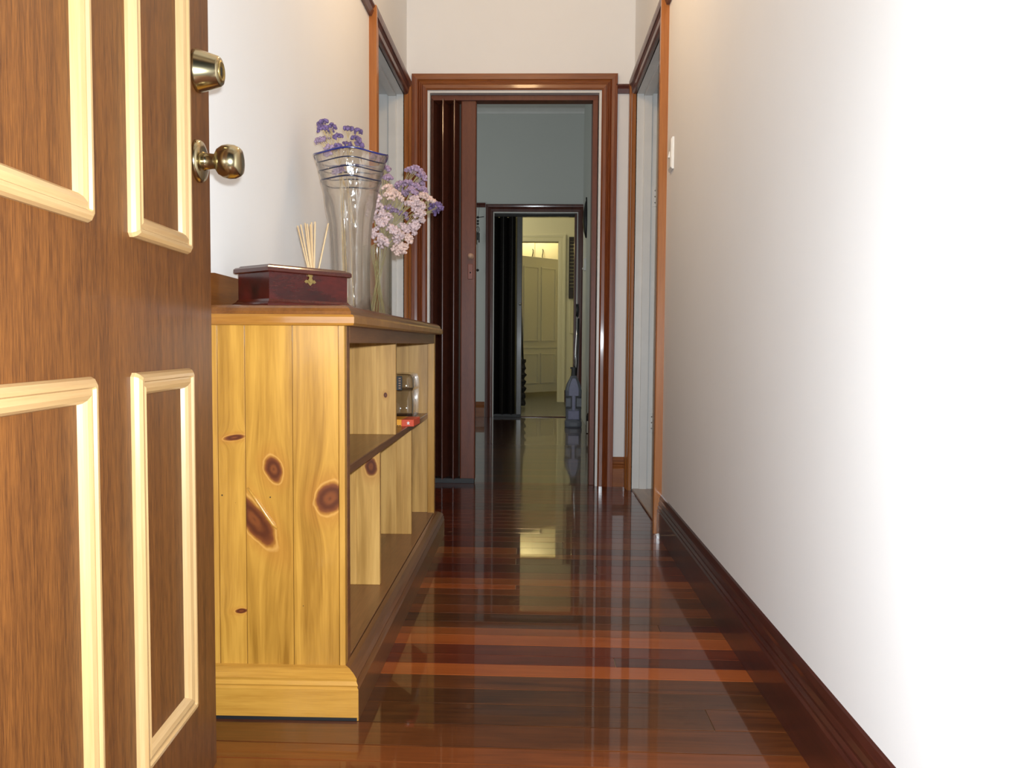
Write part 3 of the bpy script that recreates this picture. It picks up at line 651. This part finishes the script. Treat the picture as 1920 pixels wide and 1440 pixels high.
# tall fluted glass vase with blue threads
G_VASE = glass('vase_glass', (0.985, 0.98, 0.965), (0.86, 0.83, 0.77), 1.9, 0.9, 0.22)
VX, VY = -0.510, 2.25
vs = thing('glass_vase', 'tall clear fluted glass vase with wavy blue threaded rim on the bookcase', 'vase', (VX, VY, TOPZ))
VP_ = [(0.0, 0.050), (0.004, 0.056), (0.012, 0.057), (0.03, 0.053), (0.07, 0.0505), (0.12, 0.0505), (0.17, 0.052), (0.22, 0.0545), (0.26, 0.058), (0.30, 0.0655), (0.33, 0.073), (0.36, 0.080), (0.39, 0.0875), (0.42, 0.096), (0.442, 0.104)]
def vr(z):
    for (z0, r0), (z1, r1) in zip(VP_[:-1], VP_[1:]):
        if z <= z1: return r0 + (r1 - r0) * (z - z0) / (z1 - z0)
    return VP_[-1][1]
def vpt(z, th, off=0.0):
    k = max(0.0, min(1.0, (z - 0.30) / 0.14)); body = max(0.0, min(1.0, (0.335 - z) / 0.03)) * min(1.0, z / 0.03)
    r = vr(z) + off
    r *= 1 - 0.035 * k * math.cos(4 * th + 5.376) + 0.13 * body * abs(math.cos(3.5 * th + 0.6)) - 0.07 * body
    zz = z + 0.005 * k * math.cos(4 * th + 5.6) + 0.003 * k * math.cos(th + 0.3)
    return (r * math.cos(th), r * math.sin(th), zz)
NS = 112
zs = [0.0, 0.004, 0.012, 0.02, 0.03, 0.05, 0.07, 0.10, 0.12, 0.15, 0.17, 0.20, 0.22, 0.24, 0.26, 0.28, 0.295, 0.305, 0.315, 0.325, 0.335, 0.345, 0.36, 0.375, 0.39, 0.405, 0.42, 0.431, 0.442]
bm = bmesh.new()
outer = [[bm.verts.new(vpt(z, 2 * math.pi * i / NS)) for i in range(NS)] for z in zs]
inner = [[bm.verts.new((p[0], p[1], p[2])) for p in (vpt(max(z, 0.022), 2 * math.pi * i / NS, -0.0042) for i in range(NS))] for z in reversed([q for q in zs if q >= 0.02])]
rows = outer + inner
for a, b in zip(rows[:-1], rows[1:]):
    for i in range(NS): bm.faces.new((a[i], a[(i + 1) % NS], b[(i + 1) % NS], b[i]))
bm.faces.new(list(reversed(rows[0]))); bm.faces.new(rows[-1])
from_bm('vase_body', bm, G_VASE, vs, True)
M_BLUE = plain('cobalt_glass', (0.012, 0.018, 0.16), 0.12, coat=0.5)
M_BLUED = plain('dark_blue_glass', (0.006, 0.012, 0.045), 0.15, coat=0.5)
for z, m, rr in ((0.442, M_BLUE, 0.0026), (0.420, M_BLUED, 0.0017), (0.398, M_BLUED, 0.0018), (0.374, M_BLUED, 0.0021)):
    tube('blue_thread', [vpt(z, 2 * math.pi * i / 72, 0.0004) for i in range(72)], rr, m, vs, 6, True)

# plain cylinder vase behind it
v2 = thing('glass_vase', 'plain clear cylinder vase holding the pale mauve dried bouquet', 'vase', (-0.505, 2.60, TOPZ))
lathe('vase_body', [(0.044, 0.0), (0.047, 0.003), (0.047, 0.235), (0.0475, 0.238), (0.0455, 0.239), (0.0435, 0.236), (0.0435, 0.014), (0.040, 0.012)], glass('cylinder_glass', (0.975, 0.98, 0.96), (0.66, 0.66, 0.58), 1.5, 0.15, 0.20), v2, 40)

# dried flowers: every sprig is a thing of its own
M_STEM = plain('dried_stem', (0.42, 0.35, 0.17), 0.7, var=0.25, scale=30)
M_STEMT = plain('tan_dried_stem', (0.55, 0.40, 0.20), 0.7, var=0.25, scale=30)
M_PUR = plain('purple_statice', (0.16, 0.105, 0.235), 0.8, var=0.45, scale=90)
M_LIL = plain('lilac_statice', (0.34, 0.235, 0.34), 0.8, var=0.35, scale=90)
M_PALE = plain('pale_mauve_statice', (0.58, 0.44, 0.44), 0.8, var=0.3, scale=90)
M_PINK = plain('pale_pink_statice', (0.66, 0.48, 0.42), 0.8, var=0.25, scale=90)
ICO = None
def ico_tpl():
    b = bmesh.new(); bmesh.ops.create_icosphere(b, subdivisions=1, radius=1.0)
    vs_ = [v.co.copy() for v in b.verts]; fs = [[v.index for v in f.verts] for f in b.faces]; b.free(); return vs_, fs
IV, IF = ico_tpl()
def head_mesh(name, c, d, rad, n, mat, parent, fl_):
    """dome of small florets around c, facing d"""
    d = Vector(d).normalized(); a = d.orthogonal().normalized(); b = d.cross(a)
    verts, faces = [], []
    for i in range(n):
        t = 2 * math.pi * random.random(); q = math.sqrt((i + 0.5) / n)
        p = Vector(c) + (a * math.cos(t) + b * math.sin(t)) * rad * q + d * rad * (0.62 * (1 - q * q) + random.uniform(-0.22, 0.16))
        s = fl_ * random.uniform(0.7, 1.25); k = len(verts)
        st = Vector((random.uniform(0.75, 1.2), random.uniform(0.75, 1.2), random.uniform(0.75, 1.2)))
        verts += [(p.x + v.x * s * st.x, p.y + v.y * s * st.y, p.z + v.z * s * st.z) for v in IV]
        faces += [[j + k for j in f] for f in IF]
    me = bpy.data.meshes.new(name); me.from_pydata(verts, [], faces)
    for pl in me.polygons: pl.use_smooth = True
    return link(name, me, mat, parent)
def sprig(label, group, root, neck, heads, mat, mstem, fl_=0.0048, rad=0.014, n=24):
    """root inside the vase, neck at the rim, heads = list of points"""
    s = thing('dried_flower_sprig', label, 'dried flower', root, group=group)
    L = lambda p: Vector(p) - Vector(root)
    hs = [L(h) for h in heads]; nk = L(neck)
    mean = sum(hs, Vector()) / len(hs)
    fork = nk + (mean - nk) * 0.45
    bm = bmesh.new()
    tube_bm(bm, [(0, 0, 0), nk * 0.5 + Vector((random.uniform(-.004, .004), random.uniform(-.004, .004), 0)), nk, fork], [0.0013, 0.0013, 0.0012, 0.0010], 5)
    for h in hs:
        mid = fork + (h - fork) * 0.5 + Vector((0, 0, 0.006))
        tube_bm(bm, [fork, mid, h], [0.0011, 0.0009, 0.0008], 5)
        dd = (h - fork).normalized()
        for k in range(4):
            e = h + Vector((random.uniform(-1, 1), random.uniform(-1, 1), random.uniform(-0.3, 0.6))) * rad * 0.6
            tube_bm(bm, [mid + (h - mid) * 0.3, e], [0.0008, 0.0006], 4)
    from_bm('stem', bm, mstem, s)
    for i, h in enumerate(hs):
        dd = (h - fork).normalized() + Vector((0, -0.25, 0.35))
        head_mesh('flower_head', h, dd, rad * random.uniform(0.85, 1.15), n, mat, s, fl_)
    return s
g1 = 'dried purple statice in the threaded vase'
def A(px, py, Y):   # a spot seen at (px, py) in the picture, put at its own distance Y from the entrance
    u, v = (px - 960) / FPX, (720 - py) / FPX
    d = R2 * u + U2 * v + Fv; t = Y / d.y
    return (d.x * t, d.y * t, EYE + d.z * t)
lab1 = ['purple dried statice sprig rising highest above the threaded vase', 'purple dried statice sprig fanning right above the threaded vase',
        'low purple dried statice sprig leaning left out of the threaded vase', 'short brownish purple sprig in the middle of the threaded vase',
        'lone violet dried flower inside the threaded vase']
SP1 = [([(606, 232, 2.24), (618, 247, 2.27), (604, 243, 2.22), (622, 240, 2.25)], M_PUR), ([(653, 243, 2.27), (671, 247, 2.30), (668, 262, 2.26), (673, 271, 2.24)], M_PUR),
       ([(600, 265, 2.22), (609, 262, 2.25), (617, 278, 2.2), (614, 289, 2.19)], M_LIL), ([(634, 258, 2.24), (634, 276, 2.22), (652, 274, 2.27), (626, 283, 2.25)], M_PUR), ([(632, 324, 2.21), (638, 320, 2.22)], M_LIL)]
for lb, (hd, m) in zip(lab1, SP1):
    k = random.uniform(-0.02, 0.02)
    sprig(lb, g1, (VX + k, VY + random.uniform(-0.02, 0.02), TOPZ + 0.03 if len(hd) > 2 else TOPZ + 0.26), (VX - 0.012 + k, VY + 0.0, TOPZ + 0.38 if len(hd) > 2 else TOPZ + 0.33), [A(*h) for h in hd], m, M_STEMT, 0.0044, 0.0142, 30)
g2 = 'pale mauve dried statice in the cylinder vase'
SP2 = [('upright lilac dried sprig at the top of the bouquet', [(768, 322, 2.62), (786, 325, 2.66), (779, 318, 2.6), (790, 333, 2.64)], M_LIL),
       ('lilac dried sprig below the topmost one of the bouquet', [(765, 345, 2.60), (780, 352, 2.63), (788, 345, 2.66), (773, 360, 2.58)], M_LIL),
       ('lilac dried sprig half hidden behind the threaded vase rim', [(703, 295, 2.62), (716, 302, 2.6), (722, 318, 2.62), (728, 335, 2.6)], M_LIL),
       ('small purple dried sprig reaching farthest right of the bouquet', [(816, 390, 2.66), (822, 388, 2.64), (810, 396, 2.66)], M_PUR),
       ('pale pink dried sprig beside the purple tip of the bouquet', [(804, 376, 2.64), (812, 382, 2.66), (795, 370, 2.62)], M_PINK),
       ('broad pale pink dried sprig in the centre of the bouquet', [(728, 355, 2.56), (738, 362, 2.54), (745, 370, 2.56), (730, 368, 2.53)], M_PINK),
       ('pale mauve dried sprig against the neck of the threaded vase', [(703, 372, 2.5), (708, 388, 2.52), (698, 386, 2.5), (712, 400, 2.52)], M_PALE),
       ('pale mauve dried sprig on the left flank of the bouquet', [(696, 400, 2.5), (705, 412, 2.52), (715, 418, 2.5), (726, 408, 2.52)], M_PALE),
       ('pale mauve dried sprig over the upper right of the bouquet', [(768, 385, 2.54), (778, 378, 2.56), (788, 385, 2.6), (782, 398, 2.56)], M_PALE),
       ('lilac dried sprig between the pale heads of the bouquet', [(752, 348, 2.6), (747, 358, 2.62), (760, 366, 2.6), (792, 358, 2.64)], M_LIL),
       ('pale grey mauve dried sprig on the right flank of the bouquet', [(785, 410, 2.58), (778, 422, 2.56), (770, 432, 2.56), (790, 400, 2.6)], M_PALE),
       ('pale mauve dried sprig drooping low in the middle of the bouquet', [(735, 430, 2.5), (748, 440, 2.5), (742, 448, 2.52), (757, 428, 2.54)], M_PALE),
       ('grey mauve dried sprig drooping at the lower left of the bouquet', [(702, 436, 2.5), (710, 448, 2.49), (719, 455, 2.48)], M_PALE),
       ('pale dried sprig hanging lowest under the bouquet', [(745, 468, 2.52), (755, 464, 2.52), (766, 448, 2.54)], M_PINK),
       ('small mauve dried sprig behind the middle of the bouquet', [(728, 392, 2.58), (740, 398, 2.6), (755, 405, 2.6)], M_LIL)]
for i, (lb, hd, m) in enumerate(SP2):
    a = 2.4 * i; rr = 0.025
    sprig(lb, g2, (-0.505 + rr * math.cos(a), 2.60 + rr * math.sin(a), TOPZ + 0.02), (-0.500 + 0.028 * math.cos(a + 2.6), 2.60 + 0.028 * math.sin(a + 2.6), TOPZ + 0.236), [A(*h) for h in hd], m, M_STEM, 0.0054, 0.0178, 36)

# ------------------------------------------------------------------ things in the bookcase
tub = thing('plastic_tub', 'clear plastic tub with a black label inside the upper right compartment of the bookcase', 'container', (-0.468, 2.90, 0.480))
def rrect(w, d, r, z, n=5):
    pts = []
    for cxx, cyy, a0 in ((w / 2 - r, d / 2 - r, 0), (-w / 2 + r, d / 2 - r, 90), (-w / 2 + r, -d / 2 + r, 180), (w / 2 - r, -d / 2 + r, 270)):
        for i in range(n): a = R(a0 + 90 * i / (n - 1)); pts.append((cxx + r * math.cos(a), cyy + r * math.sin(a), z))
    return pts
G_PL = glass('cloudy_plastic', (0.90, 0.91, 0.93), (0.62, 0.64, 0.68), 2.4, 0.4)
loft('tub_body', [rrect(0.085, 0.19, 0.018, 0.0), rrect(0.088, 0.194, 0.02, 0.004), rrect(0.090, 0.198, 0.02, 0.100)], G_PL, tub, smooth=True)
loft('tub_lid', [rrect(0.094, 0.202, 0.022, 0.100), rrect(0.094, 0.202, 0.022, 0.112), rrect(0.090, 0.198, 0.022, 0.140), rrect(0.080, 0.185, 0.024, 0.153), rrect(0.060, 0.160, 0.022, 0.157)], G_PL, tub, smooth=True)
box('product_label', -0.030, 0.012, -0.1045, -0.1015, 0.100, 0.150, M_BLACK, tub, 0.0008, 1)
box('label_strip', -0.026, -0.020, -0.1055, -0.1040, 0.112, 0.144, plain('white_print', (0.7, 0.7, 0.72), 0.5), tub)
for k in range(5): box('label_print', 0.000, 0.007, -0.1055, -0.1040, 0.106 + k * 0.0085, 0.110 + k * 0.0085, plain('brown_print_%d' % k, (0.40, 0.22, 0.12), 0.5), tub)
bk = thing('paperback_book', 'red and orange paperback lying over the middle shelf edge of the bookcase', 'book', (-0.376, 2.535, 0.480), R(-2))
M_RED = plain('red_cover', (0.72, 0.085, 0.030), 0.4); M_OR = plain('orange_cover', (0.86, 0.36, 0.02), 0.4)
box('pages', -0.110, -0.0015, 0.002, 0.108, 0.0015, 0.0205, plain('book_pages', (0.72, 0.66, 0.52), 0.8), bk)
box('cover', -0.040, 0.0, 0.0, 0.112, 0.0, 0.022, M_RED, bk, 0.001, 1)
box('cover', -0.112, -0.0398, 0.0, 0.112, 0.0, 0.022, M_OR, bk, 0.001, 1)
st = [(0.0, 0.0065), (0.0018, 0.0022), (0.006, 0.003), (0.0025, -0.0008), (0.0045, -0.006), (0.0, -0.003), (-0.004, -0.0055), (-0.002, -0.0005), (-0.0055, 0.002), (-0.0018, 0.0022)]
plate('cover_emblem', [(-0.018 + x, 0.011 + z) for x, z in st], 0.0002, 0.0008, plain('white_emblem', (0.85, 0.82, 0.78), 0.5), bk)
for k in range(4): box('cover_print', -0.068 + 0.007 * k, -0.063 + 0.007 * k, -0.0006, 0.0002, 0.001, 0.004, M_BLACK, bk)

# ------------------------------------------------------------------ wall fittings
sw = thing('light_switch', 'cream rocker light switch on the right hall wall beside the door frame', 'light switch', (XR, 3.03, 1.395))
loft('switch_plate', [[(0, -0.036, 0), (0, 0.036, 0), (0, 0.036, 0.116), (0, -0.036, 0.116)], [(-0.006, -0.036, 0), (-0.006, 0.036, 0), (-0.006, 0.036, 0.116), (-0.006, -0.036, 0.116)], [(-0.011, -0.030, 0.008), (-0.011, 0.030, 0.008), (-0.011, 0.030, 0.108), (-0.011, -0.030, 0.108)]], M_SWITCH, sw)
loft('rocker', [[(-0.0105, -0.007, 0.046), (-0.0105, 0.007, 0.046), (-0.0105, 0.007, 0.070), (-0.0105, -0.007, 0.070)], [(-0.0165, -0.006, 0.047), (-0.0165, 0.006, 0.047), (-0.012, 0.006, 0.069), (-0.012, -0.006, 0.069)]], M_SWITCH, sw)
sw2 = thing('light_switch', 'small white switch unit on the grey wall of the second room', 'light switch', (0.5, 7.62, 1.44))
box('unit_body', -0.022, 0.0, -0.035, 0.035, 0.0, 0.115, M_SWITCH, sw2, 0.003)
box('toggle', -0.034, -0.021, -0.010, 0.010, 0.012, 0.030, M_SWITCH, sw2, 0.003)
wp = thing('hanging_ornament', 'long dark carved ornament hanging on the grey wall of the second room', 'wall ornament', (0.5, 7.55, 1.74))
loft('ornament_body', [[(-d, s, z) for d, s in ((0, -w), (t_ * 0.7, -w * 0.6), (t_, 0), (t_ * 0.7, w * 0.6), (0, w))] for z, w, t_ in ((0.0, 0.02, 0.012), (0.06, 0.05, 0.03), (0.15, 0.065, 0.04), (0.24, 0.06, 0.035), (0.32, 0.03, 0.02), (0.36, 0.012, 0.008))], M_BLACK, wp, smooth=True)
lathe('hook', [(0.006, 0.0), (0.006, 0.03)], M_BLACK, wp, 8, (-0.006, 0, 0.345))
wc = thing('wind_chime', 'dark wind chime with beads and rods hanging beside the far doorway', 'wind chime', (-0.553, Y2 - 0.075, 1.42))
tube('cord', [(0, 0, 0.05), (0, 0, 0.56), (0.008, 0.02, 0.66), (0.014, 0.052, 0.715)], 0.0016, M_BLACK, wc, 5)
tube('top_arm', [(-0.02, 0, 0.580), (0.0, 0, 0.583), (0.06, 0.02, 0.595)], 0.004, M_BLACK, wc, 6)
for z, r in ((0.585, 0.013), (0.548, 0.012), (0.520, 0.012), (0.0, 0.0)):
    if r: lathe('bead', [(0.003, -r), (r * 0.75, -r * 0.6), (r, 0), (r * 0.75, r * 0.6), (0.003, r)], M_BLACK, wc, 12, (0, 0, z))
tube('wire_cage', [(0.016 * math.cos(a), 0, 0.462 + 0.032 * math.sin(a)) for a in [i * math.pi / 8 for i in range(16)]], 0.0028, M_BLACK, wc, 5, True)
tube('wire_cage', [(0, 0.016 * math.cos(a), 0.462 + 0.032 * math.sin(a)) for a in [i * math.pi / 8 for i in range(16)]], 0.0028, M_BLACK, wc, 5, True)
for x, z0, z1 in ((-0.012, 0.315, 0.43), (0.013, 0.335, 0.43), (0.0, 0.36, 0.43)): tube('chime_rod', [(x, 0, z0), (x, 0, z1)], 0.0055, M_BLACK, wc, 8)
lathe('pendant_bead', [(0.003, -0.014), (0.011, -0.008), (0.015, 0), (0.011, 0.008), (0.003, 0.014)], M_BLACK, wc, 12, (0, 0, 0.06))

# upright floor cleaner against the right wall of the second room
M_LAV = plain('lavender_plastic', (0.20, 0.20, 0.33), 0.35, var=0.08); M_LAVG = plain('grey_blue_plastic', (0.145, 0.155, 0.19), 0.4, var=0.08)
vc = thing('upright_vacuum', 'lavender and grey upright floor cleaner with chrome handle leaning by the right wall', 'vacuum cleaner', (0.376, 7.24, 0.0))
def vring(z, w, d, y=0): return [(x, y + yy, z) for x, yy, _ in rrect(w, d, min(w, d) * 0.3, 0)]
loft('cleaner_head', [vring(0.0, 0.142, 0.17), vring(0.012, 0.150, 0.18), vring(0.045, 0.150, 0.18), vring(0.060, 0.138, 0.15)], M_LAVG, vc, smooth=False)
loft('body', [vring(0.055, 0.132, 0.12), vring(0.10, 0.136, 0.12), vring(0.33, 0.148, 0.12), vring(0.39, 0.120, 0.11), vring(0.435, 0.075, 0.09), vring(0.462, 0.050, 0.06)], M_LAVG, vc)
loft('dust_cover', [[(x, -0.061, z) for x, z in pts] if q == 0 else [(x * 0.94, -0.072, z) for x, z in pts] for q, pts in ((0, [(-0.044, 0.285), (0.044, 0.285), (0.046, 0.345), (0.028, 0.41), (0.012, 0.44), (-0.012, 0.44), (-0.028, 0.41), (-0.046, 0.345)]), (1, [(-0.044, 0.285), (0.044, 0.285), (0.046, 0.345), (0.028, 0.41), (0.012, 0.44), (-0.012, 0.44), (-0.028, 0.41), (-0.046, 0.345)]))], M_LAV, vc)
box('lower_cover', -0.050, 0.050, -0.072, -0.055, 0.070, 0.150, M_LAV, vc, 0.004)
box('spine', -0.014, 0.014, -0.070, -0.055, 0.15, 0.29, M_LAV, vc, 0.003)
for x0, x1 in ((-0.070, -0.020), (0.020, 0.070)):
    box('side_panel', x0, x1, -0.067, -0.055, 0.185, 0.262, M_LAVG, vc, 0.003)
    for z in (0.168, 0.268): box('groove', x0, x1, -0.064, -0.058, z, z + 0.013, M_BLACK, vc, 0.002)
    box('groove', x1 - 0.006 if x0 < 0 else x0, x1 if x0 < 0 else x0 + 0.006, -0.0682, -0.058, 0.175, 0.272, M_BLACK, vc, 0.002)
loft('neck', [vring(0.455, 0.048, 0.055), vring(0.50, 0.040, 0.045), vring(0.535, 0.044, 0.040)], M_BLACK, vc)
box('release_latch', -0.030, 0.02, -0.016, 0.010, 0.525, 0.540, M_BLACK, vc, 0.003)
tube('handle_tube', [(0.006, 0.0, 0.50), (0.018, 0.02, 0.66), (0.026, 0.04, 0.82), (0.030, 0.05, 1.02)], 0.0085, M_STEEL, vc, 10)
tube('hose', [(0.022, 0.0, 0.46), (0.034, 0.012, 0.58), (0.040, 0.03, 0.76), (0.042, 0.045, 0.98)], 0.0065, M_BLACK, vc, 8)
tube('grip', [(0.030, 0.05, 1.00), (0.034, 0.056, 1.06), (0.030, 0.05, 1.11)], 0.013, M_BLACK, vc, 10)
dsn = thing('door_stop', 'small black and white doorstop against the right wall by the floor cleaner', 'doorstop', (0.474, 6.72, 0.0))
box('stop_body', -0.014, 0.026, -0.03, 0.03, 0.0, 0.15, M_BLACK, dsn, 0.004)
box('reflector', -0.012, 0.006, -0.034, -0.028, 0.004, 0.105, M_SWITCH, dsn, 0.003)
lathe('cap', [(0.010, 0.148), (0.010, 0.165), (0.006, 0.17)], M_BLACK, dsn, 12)

# ------------------------------------------------------------------ rear rooms
M_SLAT = plain('dark_slat_wood', (0.030, 0.020, 0.014), 0.5)
sp = thing('slatted_panel', 'dark brown slatted wall panel beside the farthest doorway', 'wall panel', (0.458, Y3, 1.33))
box('panel_backing', 0.008, 0.30, -0.008, 0.0, 0.01, 0.77, paint('panel_cream', (0.42, 0.38, 0.24)), sp)
box('frame_stile', 0.0, 0.012, -0.03, 0.0, 0.0, 0.78, M_SLAT, sp, 0.002); box('frame_stile', 0.296, 0.308, -0.03, 0.0, 0.0, 0.78, M_SLAT, sp, 0.002)
box('frame_rail', 0.0, 0.308, -0.032, 0.0, 0.0, 0.105, M_SLAT, sp, 0.002); box('frame_rail', 0.0, 0.308, -0.032, 0.0, 0.73, 0.78, M_SLAT, sp, 0.002)
for i in range(14): box('slat', 0.010, 0.298, -0.024, -0.006, 0.113 + i * 0.0445, 0.141 + i * 0.0445, M_SLAT, sp, 0.003)
nb = thing('notice_board', 'plain cream board on the wall under the dark slatted panel', 'board', (0.480, Y3, 0.885))
box('board_face', 0.006, 0.27, -0.010, 0.0, 0.006, 0.42, M_CREAM, nb); 
for a in ((0, 0.276, 0, 0.008), (0, 0.276, 0.418, 0.426), (0, 0.008, 0, 0.426), (0.268, 0.276, 0, 0.426)): box('board_frame', a[0], a[1], -0.016, 0.0, a[2], a[3], M_CREAM, nb, 0.002)
# panelled door standing ajar in the kitchen
p0, p1 = Vector((-0.20, 11.42, 0)), Vector((0.372, 11.98, 0))
ang = math.atan2((p1 - p0).y, (p1 - p0).x); pw = (p1 - p0).length
d4 = thing('door_4', 'cream four panel door standing ajar beyond the farthest doorway', 'door', p0, ang, kind='structure')
box('door_leaf', 0, pw, -0.02, 0.018, 0.045, 2.0, M_CREAMD, d4, 0.003)
for u0, u1 in ((0.11, 0.46), (0.55, 0.90)):
    for z0, z1 in ((0.18, 0.60), (0.80, 1.85)):
        a, b = u0 * pw, u1 * pw
        box('door_panel', a, b, -0.024, -0.019, z0, z1, M_CREAMD, d4, 0.002)
        for q in ((a, b, z0 - 0.012, z0 + 0.010), (a, b, z1 - 0.010, z1 + 0.012), (a - 0.012, a + 0.010, z0 - 0.012, z1 + 0.012), (b - 0.010, b + 0.012, z0 - 0.012, z1 + 0.012)):
            box('panel_bead', q[0], q[1], -0.034, -0.019, q[2], q[3], M_CREAMD, d4, 0.004)
box('lock_rail_bead', 0.02, pw - 0.02, -0.030, -0.019, 0.685, 0.705, M_CREAMD, d4, 0.003)
tag(box('wall_kitchen_nib', -0.34, -0.22, 11.36, Y4, 0, CEIL, M_CREAM), 'cream nib wall that carries the ajar panelled door', 'wall', kind='structure')
kc = thing('kitchen_cupboard', 'cream overhead kitchen cupboard with black handles seen over the panelled door', 'cupboard', (-0.215, Y4 - 0.001, 1.95))
M_CUP = paint('cupboard_cream', (0.84, 0.78, 0.56), 0.35, 0.05)
box('cupboard_body', 0.0, 1.6, -0.36, 0.0, 0.0, 0.55, M_CUP, kc)
for i in range(4):
    x0 = 0.02 + i * 0.36 - 0.12 * (i > 0)
    x1 = x0 + (0.22 if i == 0 else 0.34)
    dd = box('cupboard_door', x0, x1, -0.382, -0.360, 0.01, 0.54, M_CUP, kc, 0.003)
    hx = x1 - 0.03 if i == 0 else x0 + 0.10
    tube('handle', [(hx, -0.384, 0.10), (hx - 0.006, -0.404, 0.12), (hx + 0.004, -0.408, 0.17), (hx + 0.008, -0.404, 0.21), (hx, -0.384, 0.23)], 0.007, M_BLACK, dd, 6)
# a dark folded duster hanging on the panelled door's left side
M_FUR = plain('dark_shaggy_cloth', (0.018, 0.016, 0.018), 0.9, var=0.4, scale=60, bump=0.6)
du = thing('shaggy_mop', 'narrow dark shaggy mop leaning behind the black concertina door', 'mop', (-0.075, 9.4, 0.0))
bm = bmesh.new(); rg = []
for i in range(22):
    z = 0.02 + i * 0.026; w = 0.030 + 0.010 * math.sin(i * 1.9) + 0.006 * math.sin(i * 4.1)
    rg.append([(-0.035 + w * math.cos(a) * (1 + 0.15 * math.sin(5 * a + i)), w * math.sin(a), z) for a in [k * math.pi / 8 for k in range(16)]])
bm.free(); loft('mop_fringe', rg, M_FUR, du)
tube('mop_pole', [(-0.035, 0, 0.55), (-0.06, 0.0, 1.2)], 0.011, M_BLACK, du, 8)

# ------------------------------------------------------------------ lamps (out of frame, light the rooms)
def pendant(name, label, x, y, z, r, L, col, strength):
    p = thing(name, label, 'lamp', (x, y, CEIL))
    lathe('canopy', [(0.05, 0.0), (0.05, -0.012), (0.02, -0.03)], M_BRASSD, p, 24)
    tube('cord', [(0, 0, -0.02), (0, 0, z + r - CEIL)], 0.004, M_BLACK, p, 8)
    bm = bmesh.new(); bmesh.ops.create_uvsphere(bm, u_segments=24, v_segments=14, radius=0.03, matrix=Matrix.Translation((0, 0, z - CEIL)))
    from_bm('bulb', bm, emit(name + '_glow', col, strength), p, True)
    return p
pendant('pendant_lamp', 'bare warm bulb pendant hanging in the hall', -0.06, 2.6, 2.36, 0.03, HALL, (1, 0.75, 0.45), 3)
pendant('pendant_lamp', 'bare yellow bulb pendant hanging in the room before the kitchen', -1.1, 9.2, 2.66, 0.03, BACK, (1, 0.85, 0.5), 3)
pendant('pendant_lamp', 'bare yellow bulb pendant hanging in the kitchen', -0.06, 11.93, 2.66, 0.03, KIT, (1, 0.83, 0.45), 3)
# unseen window added on the left to go with the dining room's fill light
wn = thing('added_window_1', 'unseen sash window added on the left wall of the second room for its fill light', 'window', (-2.6, 6.2, 0.9), kind='structure')
for q in ((-0.68, 0.68, 0.0, 0.06), (-0.68, 0.68, 1.34, 1.40), (-0.68, -0.62, 0, 1.4), (0.62, 0.68, 0, 1.4), (-0.62, 0.62, 0.68, 0.72)): box('window_frame', 0.0, 0.04, q[0], q[1], q[2], q[3], M_WHITE, wn, 0.003)
for z0, z1 in ((0.06, 0.68), (0.72, 1.34)): box('window_pane', 0.01, 0.016, -0.62, 0.62, z0, z1, plain('dusk_pane', (0.25, 0.3, 0.36), 0.1), wn)
